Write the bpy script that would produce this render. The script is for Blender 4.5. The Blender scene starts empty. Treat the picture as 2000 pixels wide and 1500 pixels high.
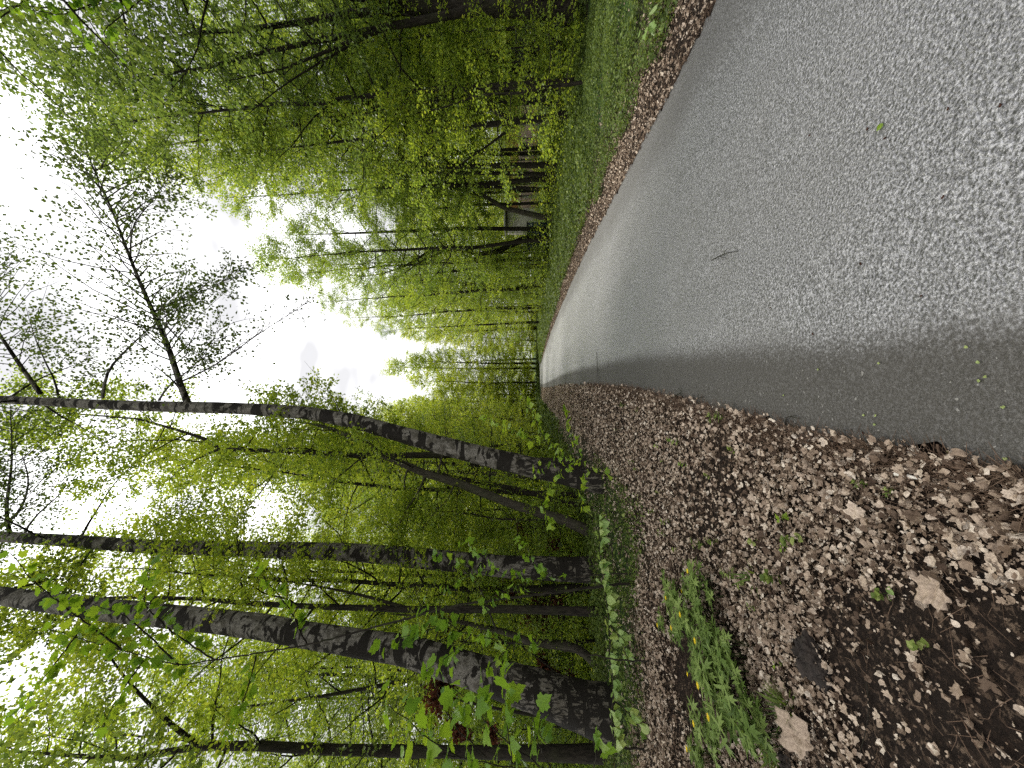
import bpy, math, random
import numpy as np
from mathutils import Vector, Matrix
R_ = math.radians
sc = bpy.context.scene
C = sc.collection

# ------------------------------------------------------------------ camera
CAMH = 1.5; PITCH = math.atan(43 / 750.0); FPX = 750.0      # photograph is 2000 x 1500, taken with the phone on its side
cam_d = bpy.data.cameras.new('camera'); cam = bpy.data.objects.new('camera', cam_d); C.objects.link(cam)
cam_d.sensor_width = 36; cam_d.lens = 36 * FPX / 2000; cam_d.clip_end = 2000; cam_d.clip_start = 0.05
cp, sp = math.cos(PITCH), math.sin(PITCH)
FW = np.array([0, cp, sp]); RT = np.array([0, sp, -cp]); UP = np.array([1.0, 0, 0])
cam.matrix_world = Matrix(((RT[0], UP[0], -FW[0], 0), (RT[1], UP[1], -FW[1], 0), (RT[2], UP[2], -FW[2], CAMH), (0, 0, 0, 1)))
sc.camera = cam
# ------------------------------------------------------------------ world, sun, exposure
SUN_EL, SUN_AZ = 60, -30         # azimuth clockwise from +Y (behind the left crowns)
w = bpy.data.worlds.new("World"); sc.world = w; w.use_nodes = True
nt = w.node_tree; N = nt.nodes; L = nt.links
bg = N['Background']; bg.inputs['Strength'].default_value = 0.12
sky = N.new('ShaderNodeTexSky'); sky.sky_type = 'NISHITA'; sky.sun_disc = False
sky.sun_elevation = R_(SUN_EL); sky.sun_rotation = R_(SUN_AZ); sky.air_density = 1; sky.dust_density = 2
tc = N.new('ShaderNodeTexCoord'); mp = N.new('ShaderNodeMapping'); mp.inputs['Scale'].default_value = (1, 1, 2.2)
nz = N.new('ShaderNodeTexNoise'); nz.inputs['Scale'].default_value = 2.1; nz.inputs['Detail'].default_value = 4; nz.inputs['Roughness'].default_value = .5
cr = N.new('ShaderNodeValToRGB'); cr.color_ramp.elements[0].position = .43; cr.color_ramp.elements[0].color = (3.55, 3.55, 3.65, 1)
cr.color_ramp.elements[1].position = .70; cr.color_ramp.elements[1].color = (12.5, 12.5, 12.7, 1)
cv = N.new('ShaderNodeMix'); cv.data_type = 'RGBA'
m2 = N.new('ShaderNodeMapRange'); m2.inputs[1].default_value = .25; m2.inputs[2].default_value = .42; m2.inputs[3].default_value = .80; m2.inputs[4].default_value = 1
L.new(tc.outputs['Generated'], mp.inputs['Vector']); L.new(mp.outputs[0], nz.inputs['Vector'])
L.new(nz.outputs['Fac'], cr.inputs[0]); L.new(nz.outputs['Fac'], m2.inputs[0])
L.new(m2.outputs[0], cv.inputs[0]); L.new(sky.outputs[0], cv.inputs[6]); L.new(cr.outputs[0], cv.inputs[7])
L.new(cv.outputs[2], bg.inputs[0])
sd = bpy.data.lights.new('sun', 'SUN'); sd.energy = 2.4; sd.angle = R_(14); sd.color = (1, .95, .86)
so = bpy.data.objects.new('sun', sd); C.objects.link(so)
sv = Vector((math.sin(R_(SUN_AZ)) * math.cos(R_(SUN_EL)), math.cos(R_(SUN_AZ)) * math.cos(R_(SUN_EL)), math.sin(R_(SUN_EL))))
so.rotation_euler = sv.to_track_quat('Z', 'Y').to_euler()
sc.view_settings.view_transform = 'Standard'; sc.view_settings.look = 'None'; sc.view_settings.gamma = 1
sc.view_settings.exposure = 1.08
sc.cycles.max_bounces = 7; sc.cycles.diffuse_bounces = 4; sc.cycles.transmission_bounces = 5; sc.cycles.glossy_bounces = 2
sc.cycles.use_denoising = False

# ------------------------------------------------------------------ helpers
def sstep(a, b, x):
    t = np.clip((np.asarray(x, float) - a) / (b - a), 0, 1); return t * t * (3 - 2 * t)
def tag(o, label=None, cat=None, group=None, kind=None):
    if label: o['label'] = label
    if cat: o['category'] = cat
    if group: o['group'] = group
    if kind: o['kind'] = kind
    return o
def empty(name, loc=(0, 0, 0), rz=0):
    o = bpy.data.objects.new(name, None); C.objects.link(o); o.location = loc; o.rotation_euler = (0, 0, rz); o.empty_display_size = .2
    return o
def copy_tree(o, parent=None):
    c = o.copy(); C.objects.link(c)
    if parent: c.parent = parent
    for ch in list(o.children): copy_tree(ch, c)
    return c
def ray(ix, iy):
    return FW * FPX + (ix - 1000) * RT + (750 - iy) * UP
def W(ix, iy, Y):                       # photo point at forward distance Y (a vertical plane in the place)
    d = ray(ix, iy); return np.array([0, 0, CAMH]) + d * (Y / d[1])

HY = [-30, 0, 7, 12, 18, 28, 65, 85, 110, 140, 200, 260]; HZ = [0, 0, .03, .12, .22, .33, .5, .46, .7, 1.3, 2.4, 2.6]
def hc(y): return np.interp(y, HY, HZ)
def lump(x, y, s, ph=0):
    return (np.sin(x * s + ph) * np.cos(y * s * 1.13 + ph * 2.1) + .5 * np.sin(x * s * 2.3 + y * s * 1.7 + ph) + .3 * np.cos(y * s * 4.1 - x * s * 3.3 + ph)) / 1.8
# path edges from the photograph: (ix, left iy, right iy)
EDG = [(2000, 935, -720), (1800, 893, -420), (1600, 852, -230), (1400, 801, 0), (1300, 776, 200), (1250, 764, 292), (1200, 757, 385), (1150, 752, 480), (1120, 751, 545), (1100, 752, 590), (1075, 757, 652), (1063, 758, 690), (1056, 756, 712)]
def depth_ground(ix, iy):
    d = ray(ix, iy); a, b = 0.5, 200.0
    for _ in range(60):
        m = (a + b) / 2; z = CAMH + d[2] * m / d[1]
        if z < hc(m): b = m
        else: a = m
    return a
EL = []
for ix, yl, yr in EDG:
    m = depth_ground(ix, 750); EL.append((m, W(ix, yl, m)[0], W(ix, yr, m)[0] if m > 3 else 3.08))
EL = sorted(EL); dlast = EL[-1]
EL = [(-20, -.34, 3.0), (0, -.33, 3.05)] + EL + [(dlast[0] + 6, dlast[1] + 1.0, dlast[2] + 1.1), (dlast[0] + 14, dlast[1] + 4, dlast[2] + 4.6), (dlast[0] + 26, dlast[1] + 12, dlast[2] + 13.6), (dlast[0] + 40, dlast[1] + 27, dlast[2] + 30)]
EY = [e[0] for e in EL]; EXL = [e[1] for e in EL]; EXR = [e[2] for e in EL]
def xl(y): return np.interp(y, EY, EXL)
def xr(y): return np.interp(y, EY, EXR)
def H(x, y):
    x = np.asarray(x, float); y = np.asarray(y, float)
    h = hc(y)
    s = np.minimum(-2.4 - x, y - (8.6 + (x + 2.2) * .42))
    h = h - sstep(0, 6, s) * 1.0
    h = h + sstep(.2, 1.5, xl(y) - x) * (.05 + .05 * lump(x, y, 1.3)) + sstep(.5, 3, xl(y) - x) * .06 * lump(x, y, 2.6, 2)
    h = h + sstep(.6, 3.2, x - xr(y)) * (.22 + .05 * lump(x, y, .9, 1)) + sstep(8, 30, x) * .5
    hole = np.exp(-(((x + 2.75) / .45) ** 2 + ((y - 3.75) / .35) ** 2)); h = h - .16 * hole
    return h
def G(ix, iy):
    d = ray(ix, iy); a, b = 0.5, 120.0
    for _ in range(50):
        m = (a + b) / 2; x = d[0] * m / d[1]; z = CAMH + d[2] * m / d[1]
        if z < H(x, m): b = m
        else: a = m
    x = d[0] * a / d[1]; return np.array([x, a, float(H(x, a))])

# ------------------------------------------------------------------ materials
def mat(name):
    m = bpy.data.materials.new(name); m.use_nodes = True; m.node_tree.nodes.clear()
    return m, m.node_tree.nodes, m.node_tree.links
def out(N, L, s, disp=None):
    o = N.new('ShaderNodeOutputMaterial'); L.new(s, o.inputs[0]); return o
def ramp(N, L, src, stops):
    r = N.new('ShaderNodeValToRGB'); e = r.color_ramp.elements
    while len(e) < len(stops): e.new(.5)
    for i, (p, c) in enumerate(stops): e[i].position = p; e[i].color = (*c, 1)
    L.new(src, r.inputs[0]); return r.outputs[0]
def noise(N, L, scale, detail=4, vec=None, rough=.55, dist=0):
    n = N.new('ShaderNodeTexNoise'); n.inputs['Scale'].default_value = scale; n.inputs['Detail'].default_value = detail
    n.inputs['Roughness'].default_value = rough; n.inputs['Distortion'].default_value = dist
    if vec: L.new(vec, n.inputs['Vector'])
    return n.outputs['Fac']
def mapping(N, L, src, scale):
    m = N.new('ShaderNodeMapping'); m.inputs['Scale'].default_value = scale; L.new(src, m.inputs[0]); return m.outputs[0]
def mixc(N, L, f, a, b, mode='MIX'):
    m = N.new('ShaderNodeMix'); m.data_type = 'RGBA'; m.blend_type = mode
    for s, i in ((f, 0), (a, 6), (b, 7)):
        if isinstance(s, (int, float)): m.inputs[i].default_value = s
        elif isinstance(s, tuple): m.inputs[i].default_value = (*s, 1)
        else: L.new(s, m.inputs[i])
    return m.outputs[2]
def math_(N, L, op, a, b=0.0, c=None):
    m = N.new('ShaderNodeMath'); m.operation = op
    for i, s in enumerate((a, b) if c is None else (a, b, c)):
        if isinstance(s, (int, float)): m.inputs[i].default_value = s
        else: L.new(s, m.inputs[i])
    return m.outputs[0]
def maprange(N, L, v, a, b, c=0.0, d=1.0, smooth=True):
    m = N.new('ShaderNodeMapRange'); m.interpolation_type = 'SMOOTHSTEP' if smooth else 'LINEAR'
    for i, s in enumerate((v, a, b, c, d)):
        if isinstance(s, (int, float)): m.inputs[i].default_value = s
        else: L.new(s, m.inputs[i])
    return m.outputs[0]
def leaf_mat(name, cols, trans=(1.5, 1.25, .7), tf=.5, rough=.45, spec=.35, mottle=False):
    """per-leaf tint from the 'tint' attribute, thin translucent blade"""
    m, N, L = mat(name)
    a = N.new('ShaderNodeAttribute'); a.attribute_name = 'tint'
    oi = N.new('ShaderNodeObjectInfo')
    f = math_(N, L, 'ADD', a.outputs['Fac'], math_(N, L, 'MULTIPLY', math_(N, L, 'SUBTRACT', oi.outputs['Random'], .5), .25))
    col = ramp(N, L, f, cols)
    p = N.new('ShaderNodeBsdfPrincipled')
    if mottle:
        g = N.new('ShaderNodeNewGeometry'); nn_ = noise(N, L, 75, 5, g.outputs['Position'], .7); col = mixc(N, L, maprange(N, L, nn_, .38, .62, .4, 0), col, (.10, .065, .045))
        b = N.new('ShaderNodeBump'); b.inputs['Strength'].default_value = .8; b.inputs['Distance'].default_value = .006; L.new(nn_, b.inputs['Height']); L.new(b.outputs[0], p.inputs['Normal'])
    L.new(col, p.inputs['Base Color']); p.inputs['Roughness'].default_value = rough
    p.inputs['Specular IOR Level'].default_value = spec
    t = N.new('ShaderNodeBsdfTranslucent')
    tcx = mixc(N, L, 1.0, col, trans, 'MULTIPLY'); L.new(tcx, t.inputs['Color'])
    mx = N.new('ShaderNodeMixShader'); mx.inputs[0].default_value = tf
    L.new(p.outputs[0], mx.inputs[1]); L.new(t.outputs[0], mx.inputs[2]); out(N, L, mx.outputs[0]); return m
M = {}
M['leaf'] = leaf_mat('spring_leaf', [(0, (.08, .135, .020)), (.35, (.16, .24, .030)), (.7, (.24, .325, .04)), (1, (.34, .40, .055))], (1.8, 1.6, 1.0), .58)
M['leaf_deep'] = leaf_mat('woodland_leaf', [(0, (.065, .115, .022)), (.4, (.13, .205, .034)), (.75, (.195, .27, .044)), (1, (.28, .34, .055))], (1.8, 1.65, 1.1), .58)  # deeper green copy for the right and shaded wood, shade mixed into the colour
M['leaf_backlit'] = leaf_mat('backlit_leaf', [(0, (.06, .105, .026)), (.5, (.125, .19, .04)), (1, (.21, .27, .055))], (1.5, 1.4, 1.0), .5)  # darker, greyer copy: backlighting against the sky is put into the leaf colour
M['leaf_bright'] = leaf_mat('maple_leaf', [(0, (.09, .19, .03)), (.5, (.17, .31, .03)), (1, (.30, .42, .045))], (1.7, 1.5, .8), .5, .4, .5)
M['birch_leaf'] = leaf_mat('birch_leaf', [(0, (.05, .08, .02)), (.5, (.085, .125, .024)), (1, (.14, .175, .035))], (1.3, 1.3, .9), .4)
M['cover'] = leaf_mat('ground_cover_leaf', [(0, (.035, .06, .014)), (.5, (.09, .135, .026)), (.85, (.17, .225, .045)), (1, (.30, .35, .11))], (1.4, 1.3, .8), .35, .55, .2)
M['herb'] = leaf_mat('herb_leaf', [(0, (.05, .09, .02)), (.5, (.125, .195, .042)), (1, (.24, .32, .09))], (1.3, 1.2, .8), .3, .45, .3)
M['pale_leaf'] = leaf_mat('pale_linden_leaf', [(0, (.16, .28, .07)), (.5, (.30, .42, .13)), (1, (.42, .50, .18))], (1.3, 1.2, .7), .4, .4, .4)
M['dead'] = leaf_mat('dry_leaf', [(0, (.04, .026, .018)), (.26, (.185, .132, .092)), (.5, (.42, .325, .24)), (.78, (.64, .53, .415)), (1, (.76, .67, .55))], (1, .9, .8), .1, .8, .15, True)
M['dead_red'] = leaf_mat('red_brown_dry_leaf', [(0, (.03, .012, .008)), (.5, (.085, .032, .016)), (1, (.17, .065, .03))], (1.2, .8, .6), .3, .7, .2)
M['petal'] = leaf_mat('yellow_petal', [(0, (.75, .52, .01)), (1, (.85, .66, .03))], (1, 1, .6), .3)

def bark_dark(name, c1, c2, moss=(.05, .06, .02), mossf=.4):
    m, N, L = mat(name); tcn = N.new('ShaderNodeTexCoord')
    v = mapping(N, L, tcn.outputs['Object'], (1, 1, .22))
    n = noise(N, L, 26, 6, v, .65, .6); n2 = noise(N, L, 2.2, 3, tcn.outputs['Object'])
    col = ramp(N, L, n, [(.32, c1), (.65, c2)])
    col = mixc(N, L, maprange(N, L, n2, .45, .65, 0, mossf), col, moss)
    p = N.new('ShaderNodeBsdfPrincipled'); L.new(col, p.inputs['Base Color']); p.inputs['Roughness'].default_value = .9; p.inputs['Specular IOR Level'].default_value = .15
    b = N.new('ShaderNodeBump'); b.inputs['Strength'].default_value = .8; b.inputs['Distance'].default_value = .02; L.new(n, b.inputs['Height']); L.new(b.outputs[0], p.inputs['Normal'])
    out(N, L, p.outputs[0]); return m
M['bark'] = bark_dark('dark_bark', (.006, .005, .004), (.036, .030, .022), (.03, .034, .014), .4)
M['bark_grey'] = bark_dark('grey_bark', (.016, .014, .011), (.075, .066, .048), (.045, .05, .022), .5)
M['twig'] = bark_dark('twig_bark', (.05, .032, .022), (.19, .125, .085), (.12, .09, .06), .3)
def birch_mat():
    m, N, L = mat('birch_bark'); tcn = N.new('ShaderNodeTexCoord'); ob = tcn.outputs['Object']
    sx = N.new('ShaderNodeSeparateXYZ'); L.new(ob, sx.inputs[0])
    big = noise(N, L, 3.0, 4, mapping(N, L, ob, (1, 1, 1.5)), .6, .5)          # dark patches and bands round the stem
    band = noise(N, L, 4.2, 3, mapping(N, L, ob, (.28, .28, 1)), .5, .8)
    fine = noise(N, L, 60, 4, mapping(N, L, ob, (.5, .5, 2.5)), .6)
    crack = noise(N, L, 15, 6, mapping(N, L, ob, (1, 1, .3)), .7, .9)
    white = ramp(N, L, fine, [(.3, (.06, .055, .046)), (.55, (.17, .158, .132)), (.7, (.30, .28, .24))])
    grey = mixc(N, L, maprange(N, L, noise(N, L, 7, 4, ob), .45, .62), white, (.075, .068, .052))
    basef = maprange(N, L, sx.outputs[2], .2, 3.0, 1, 0)                        # old cracked bark low on the stem
    f1 = maprange(N, L, math_(N, L, 'ADD', band, math_(N, L, 'MULTIPLY', basef, .02)), .53, .57)
    f2 = maprange(N, L, math_(N, L, 'ADD', big, math_(N, L, 'MULTIPLY', basef, .03)), .53, .57)
    dk = math_(N, L, 'MAXIMUM', f1, f2)
    cc = maprange(N, L, math_(N, L, 'SUBTRACT', crack, math_(N, L, 'MULTIPLY', basef, -.05)), .53, .57)
    cc = math_(N, L, 'MULTIPLY', cc, maprange(N, L, basef, 0.05, .6, .25, 1))
    dk = math_(N, L, 'MAXIMUM', dk, cc)
    low = mixc(N, L, math_(N, L, 'MULTIPLY', basef, .65), grey, (.085, .074, .055))
    col = mixc(N, L, dk, low, (.014, .012, .009))
    p = N.new('ShaderNodeBsdfPrincipled'); p.inputs['Specular IOR Level'].default_value = .15; L.new(col, p.inputs['Base Color']); p.inputs['Roughness'].default_value = .8
    b = N.new('ShaderNodeBump'); b.inputs['Strength'].default_value = 1; b.inputs['Distance'].default_value = .045
    L.new(math_(N, L, 'SUBTRACT', math_(N, L, 'MULTIPLY', crack, .5), math_(N, L, 'MULTIPLY', dk, .5)), b.inputs['Height']); L.new(b.outputs[0], p.inputs['Normal'])
    out(N, L, p.outputs[0]); return m
M['birch'] = birch_mat()
def plain(name, col, rough=.7, ns=8, var=.25, bump=.2):
    m, N, L = mat(name); tcn = N.new('ShaderNodeTexCoord'); n = noise(N, L, ns, 5, tcn.outputs['Object'])
    c = ramp(N, L, n, [(.3, tuple(v * (1 - var) for v in col)), (.7, tuple(min(1, v * (1 + var)) for v in col))])
    p = N.new('ShaderNodeBsdfPrincipled'); L.new(c, p.inputs['Base Color']); p.inputs['Roughness'].default_value = rough
    b = N.new('ShaderNodeBump'); b.inputs['Strength'].default_value = bump; b.inputs['Distance'].default_value = .01; L.new(n, b.inputs['Height']); L.new(b.outputs[0], p.inputs['Normal'])
    out(N, L, p.outputs[0]); return m
M['concrete'] = plain('weathered_concrete', (.22, .215, .19)); M['metal'] = plain('dull_grey_metal', (.10, .105, .10), .5)
M['soil'] = plain('dark_soil', (.022, .016, .012), .95, 25, .5, 1.0)
M['wall_pink'] = plain('pink_plaster', (.33, .235, .20), .9, 2); M['wall_red'] = plain('red_plinth', (.19, .085, .065), .9)
M['wood_orange'] = plain('orange_brown_boards', (.30, .15, .045), .7); M['wall_grey'] = plain('grey_render', (.30, .28, .25), .9, 3)
M['roof'] = plain('grey_roof_sheet', (.24, .235, .23), .6); M['blue'] = plain('dark_blue_paint', (.012, .028, .085), .5)
M['glass_dark'] = plain('dark_window_pane', (.02, .022, .025), .15, 3, .1, 0); M['black'] = plain('black_plastic', (.012, .013, .014), .5)
M['white_bark'] = plain('white_birch_stick', (.66, .62, .54), .8, 30, .2)

def ground_mat():
    m, N, L = mat('woodland_floor'); g = N.new('ShaderNodeNewGeometry'); P = g.outputs['Position']
    n1 = noise(N, L, 38, 6, P, .7, .4); n2 = noise(N, L, 1.4, 5, P, .6); n3 = noise(N, L, 170, 4, P, .7)
    v = N.new('ShaderNodeTexVoronoi'); v.inputs['Scale'].default_value = 22; v.inputs['Randomness'].default_value = 1; L.new(P, v.inputs['Vector'])
    soil = ramp(N, L, n3, [(.3, (.006, .004, .003)), (.6, (.022, .015, .011)), (.8, (.06, .042, .03))])
    lit = ramp(N, L, v.outputs['Color'], [(.15, (.035, .022, .015)), (.5, (.12, .08, .055)), (.85, (.30, .215, .15))])
    col = mixc(N, L, maprange(N, L, n1, .50, .60, 0, .5), soil, lit)
    a = N.new('ShaderNodeAttribute'); a.attribute_name = 'green'
    gr = ramp(N, L, n1, [(.35, (.014, .026, .008)), (.65, (.045, .09, .02))])
    col = mixc(N, L, math_(N, L, 'MULTIPLY', a.outputs['Fac'], maprange(N, L, n2, .35, .55, .3, 1)), col, gr)
    p = N.new('ShaderNodeBsdfPrincipled'); L.new(col, p.inputs['Base Color']); p.inputs['Roughness'].default_value = .95; p.inputs['Specular IOR Level'].default_value = .15
    b = N.new('ShaderNodeBump'); b.inputs['Strength'].default_value = .9; b.inputs['Distance'].default_value = .02
    L.new(math_(N, L, 'ADD', n1, math_(N, L, 'MULTIPLY', n3, .5)), b.inputs['Height']); L.new(b.outputs[0], p.inputs['Normal'])
    out(N, L, p.outputs[0]); return m
def asphalt_mat():
    m, N, L = mat('worn_asphalt'); g = N.new('ShaderNodeNewGeometry'); P = g.outputs['Position']
    a = N.new('ShaderNodeAttribute'); a.attribute_name = 'from_left'; fl = a.outputs['Fac']
    a2 = N.new('ShaderNodeAttribute'); a2.attribute_name = 'from_right'; fr = a2.outputs['Fac']
    wob = noise(N, L, .8, 7, P, .72); wob2 = noise(N, L, 9, 5, mapping(N, L, P, (1, .8, 1)), .7)
    e = math_(N, L, 'ADD', fl, math_(N, L, 'MULTIPLY', math_(N, L, 'SUBTRACT', math_(N, L, 'ADD', wob, math_(N, L, 'MULTIPLY', wob2, .7)), .85), .16))
    left = maprange(N, L, math_(N, L, 'ADD', e, math_(N, L, 'MULTIPLY', math_(N, L, 'SUBTRACT', noise(N, L, 60, 3, P, .7), .5), .35)), .38, .60, 1, 0)
    e2 = math_(N, L, 'ADD', fr, math_(N, L, 'MULTIPLY', math_(N, L, 'SUBTRACT', wob, .5), .9))
    right = maprange(N, L, e2, .3, .9, .6, 0)
    pf = maprange(N, L, noise(N, L, .55, 3, mapping(N, L, P, (1, .22, 1)), .5), .60, .66, 0, .45)
    smooth_f = math_(N, L, 'MAXIMUM', math_(N, L, 'MAXIMUM', left, right), pf)
    agg = noise(N, L, 76, 2, P, .6, .3); v = N.new('ShaderNodeTexVoronoi'); v.inputs['Scale'].default_value = 72; L.new(P, v.inputs['Vector'])
    fine = noise(N, L, 260, 2, P)
    ag = ramp(N, L, math_(N, L, 'ADD', math_(N, L, 'MULTIPLY', agg, .6), math_(N, L, 'MULTIPLY', fine, .4)), [(.39, (.018, .018, .019)), (.5, (.11, .11, .113)), (.60, (.40, .40, .41))])
    big = noise(N, L, 1.1, 4, P); ag = mixc(N, L, maprange(N, L, big, .35, .65, 0, .3), ag, (.14, .135, .13))
    dull = ramp(N, L, fine, [(.3, (.026, .024, .019)), (.7, (.074, .068, .056))])
    col = mixc(N, L, math_(N, L, 'MULTIPLY', smooth_f, .85), ag, dull)
    chip = maprange(N, L, noise(N, L, 48, 1, P), .735, .76, 0, .5); col = mixc(N, L, chip, col, (.36, .35, .32))
    p = N.new('ShaderNodeBsdfPrincipled'); L.new(col, p.inputs['Base Color']); p.inputs['IOR'].default_value = 1.65
    L.new(maprange(N, L, smooth_f, 0, 1, .47, .75, False), p.inputs['Roughness']); L.new(maprange(N, L, smooth_f, 0, 1, 1.0, .25, False), p.inputs['Specular IOR Level'])
    trk = noise(N, L, .9, 5, mapping(N, L, P, (1.6, .25, 1)), .65); stn = noise(N, L, 5, 5, P, .7)
    col = mixc(N, L, maprange(N, L, trk, .42, .62, 0, .2), col, (.06, .058, .054)); col = mixc(N, L, maprange(N, L, stn, .60, .70, 0, .3), col, (.05, .045, .038)); L.new(col, p.inputs['Base Color'])
    b = N.new('ShaderNodeBump'); b.inputs['Strength'].default_value = 1.0; L.new(maprange(N, L, smooth_f, 0, 1, .013, .005, False), b.inputs['Distance'])
    L.new(math_(N, L, 'SUBTRACT', math_(N, L, 'MULTIPLY', agg, .6), math_(N, L, 'MULTIPLY', v.outputs['Distance'], .5)), b.inputs['Height']); L.new(b.outputs[0], p.inputs['Normal'])
    out(N, L, p.outputs[0]); return m
M['ground'] = ground_mat(); M['asphalt'] = asphalt_mat()

# ------------------------------------------------------------------ mesh tools
def link_mesh(name, V, F, m, parent=None, smooth=True, attrs=None, F4=None):
    """V (n,3); F (k,3) triangles and/or F4 (k,4) quads; attrs {name: (domain, values)}"""
    me = bpy.data.meshes.new(name); V = np.ascontiguousarray(V, np.float32)
    loops = []; starts = []; n = 0
    if F is not None and len(F): loops.append(np.asarray(F, np.int32).ravel()); starts.append(np.arange(len(F)) * 3); n = len(F) * 3
    if F4 is not None and len(F4): loops.append(np.asarray(F4, np.int32).ravel()); starts.append(n + np.arange(len(F4)) * 4)
    lp = np.concatenate(loops); st = np.concatenate(starts).astype(np.int32)
    me.vertices.add(len(V)); me.vertices.foreach_set('co', V.ravel())
    me.loops.add(len(lp)); me.loops.foreach_set('vertex_index', lp)
    me.polygons.add(len(st)); me.polygons.foreach_set('loop_start', st)
    if smooth: me.polygons.foreach_set('use_smooth', np.ones(len(st), bool))
    for k, (dom, val) in (attrs or {}).items():
        at = me.attributes.new(k, 'FLOAT', dom); at.data.foreach_set('value', np.ascontiguousarray(val, np.float32))
    me.update(calc_edges=True); me.materials.append(m)
    o = bpy.data.objects.new(name, me); C.objects.link(o)
    if parent: o.parent = parent
    return o
class Tubes:
    def __init__(s): s.V = []; s.F = []; s.n = 0
    def add(s, P, R, k=6, rough=0, seed=0, cap=True):
        P = np.asarray(P, float); R = np.asarray(R, float); n = len(P)
        T = np.gradient(P, axis=0); T /= np.linalg.norm(T, axis=1)[:, None] + 1e-9
        ref = np.array([1., 0, 0]) if abs(T[0][0]) < .8 else np.array([0, 1., 0])
        A = np.cross(T, ref); A /= np.linalg.norm(A, axis=1)[:, None] + 1e-9; B = np.cross(T, A)
        th = np.arange(k) * 2 * math.pi / k
        rr = R[:, None] * np.ones((1, k))
        if rough:
            hh = np.concatenate([[0], np.cumsum(np.linalg.norm(np.diff(P, axis=0), axis=1))])[:, None]
            for f, am, a in ((1, 1, .9), (2, 2.3, .7), (3, 5.1, .6), (5, 9.7, .5), (7, 17, .4)):
                rr = rr * (1 + rough * a * np.sin(th[None] * f + hh * am + seed * f + 1.3 * np.sin(hh * am * .7 + seed)))
        V = P[:, None, :] + rr[..., None] * (np.cos(th)[None, :, None] * A[:, None, :] + np.sin(th)[None, :, None] * B[:, None, :])
        i = np.arange(n - 1)[:, None] * k; j = np.arange(k)[None]; j2 = (j + 1) % k
        F = np.stack([i + j, i + j2, i + k + j2, i + k + j], -1).reshape(-1, 4) + s.n
        s.V.append(V.reshape(-1, 3)); s.F.append(F); s.n += n * k
    def build(s, name, m, parent=None, off=(0, 0, 0)):
        if not s.V: return None
        return link_mesh(name, np.concatenate(s.V) - np.asarray(off), None, m, parent, True, F4=np.concatenate(s.F))
def fan(outl, zf):
    """leaf blade template: outline points (x across, y along), centre vertex first"""
    c = np.array([[0, .42, 0]]); o = np.array([[x, y, 0] for x, y in outl]); V = np.concatenate([c, o]); V[:, 2] = zf(V[:, 0], V[:, 1])
    n = len(outl); return V, np.array([[0, 1 + i, 1 + (i + 1) % n] for i in range(n)])
T_RH = (np.array([[0, 0, 0], [.36, .42, .06], [0, 1, -.05], [-.36, .42, .06]], float), np.array([[0, 1, 2], [0, 2, 3]]))
T_OV = fan([(0, 0), (.26, .08), (.40, .32), (.36, .58), (.17, .82), (0, 1), (-.17, .82), (-.36, .58), (-.40, .32), (-.26, .08)], lambda x, y: .25 * np.abs(x) - .12 * (y - .4) ** 2)
MAP = [(0, .02), (.14, -.04), (.32, .0), (.42, .06), (.36, .18), (.56, .28), (.50, .40), (.54, .54), (.38, .54), (.27, .56), (.24, .74), (.14, .80), (0, 1.0)]
MAPL = MAP + [(-x, y) for x, y in MAP[-2:0:-1]]
T_MA = fan(MAPL, lambda x, y: .18 * np.abs(x) - .25 * (y - .4) ** 2 - .12 * x * x)
T_MD = fan(MAPL, lambda x, y: .9 * x * x + .35 * (y - .4) ** 2 + .10 * np.sin(x * 9) * np.cos(y * 7))
def crumple(outl, rings, zf, sub=3):
    o = np.array(outl, float); n0 = len(o); q = np.arange(n0 * sub) / sub; i0 = q.astype(int) % n0; f = (q - q.astype(int))[:, None]; o = o[i0] * (1 - f) + o[(i0 + 1) % n0] * f
    c = np.array([0, .3]); n = len(o); V = [[*c, 0]]; F = []
    for k in range(1, rings + 1):
        for a in c + (o - c) * k / rings: V.append([a[0], a[1], 0])
    for i in range(n): F.append([0, 1 + i, 1 + (i + 1) % n])
    for k in range(rings - 1):
        for i in range(n): a, b = 1 + k * n + i, 1 + k * n + (i + 1) % n; F += [[a, a + n, b + n], [a, b + n, b]]
    V = np.array(V); V[:, 2] = zf(V[:, 0], V[:, 1]); return V, np.array(F)
def big_z(x, y):
    th = np.arctan2(x, y - .05); r = np.hypot(x, y - .05); vein = np.abs(np.sin(th * 2.6)) * .10 * np.minimum(r * 2, 1)
    return vein + .35 * (r - .45) ** 2 + .06 * np.sin(11 * x + 3) * np.cos(9 * y) + .035 * np.sin(23 * x + 17 * y) + .22 * np.maximum(0, np.abs(x) - .35)
T_BIG = crumple(MAPL, 7, big_z)
T_D1 = fan([(0, 0), (.20, .05), (.42, .36), (.26, .55), (.22, .85), (0, 1), (-.10, .78), (-.36, .68), (-.38, .3), (-.14, .16)], lambda x, y: 1.9 * x * x + .6 * (y - .5) ** 2 + .15 * np.sin(9 * y))
T_D2 = fan([(0, 0), (.2, .1), (.34, .3), (.3, .55), (.2, .8), (.02, 1), (-.2, .7), (-.26, .4), (-.16, .1)], lambda x, y: -1.7 * x * x + .8 * x * y + .3 * np.sin(6 * y))
CUT = [(0, 0), (.10, .25), (.42, .30), (.62, .42), (.30, .42), (.14, .40), (.18, .62), (.28, .86), (.08, .70), (0, 1.0)]
T_AN = fan(CUT + [(-x, y) for x, y in CUT[-2:0:-1]], lambda x, y: .15 * np.abs(x) - .3 * y * y)
T_BL = (np.array([[-.045, 0, 0], [.045, 0, 0], [.04, .5, .02], [-.04, .5, .02], [0, 1, -.12]], float), np.array([[0, 1, 2], [0, 2, 3], [3, 2, 4]]))
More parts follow.
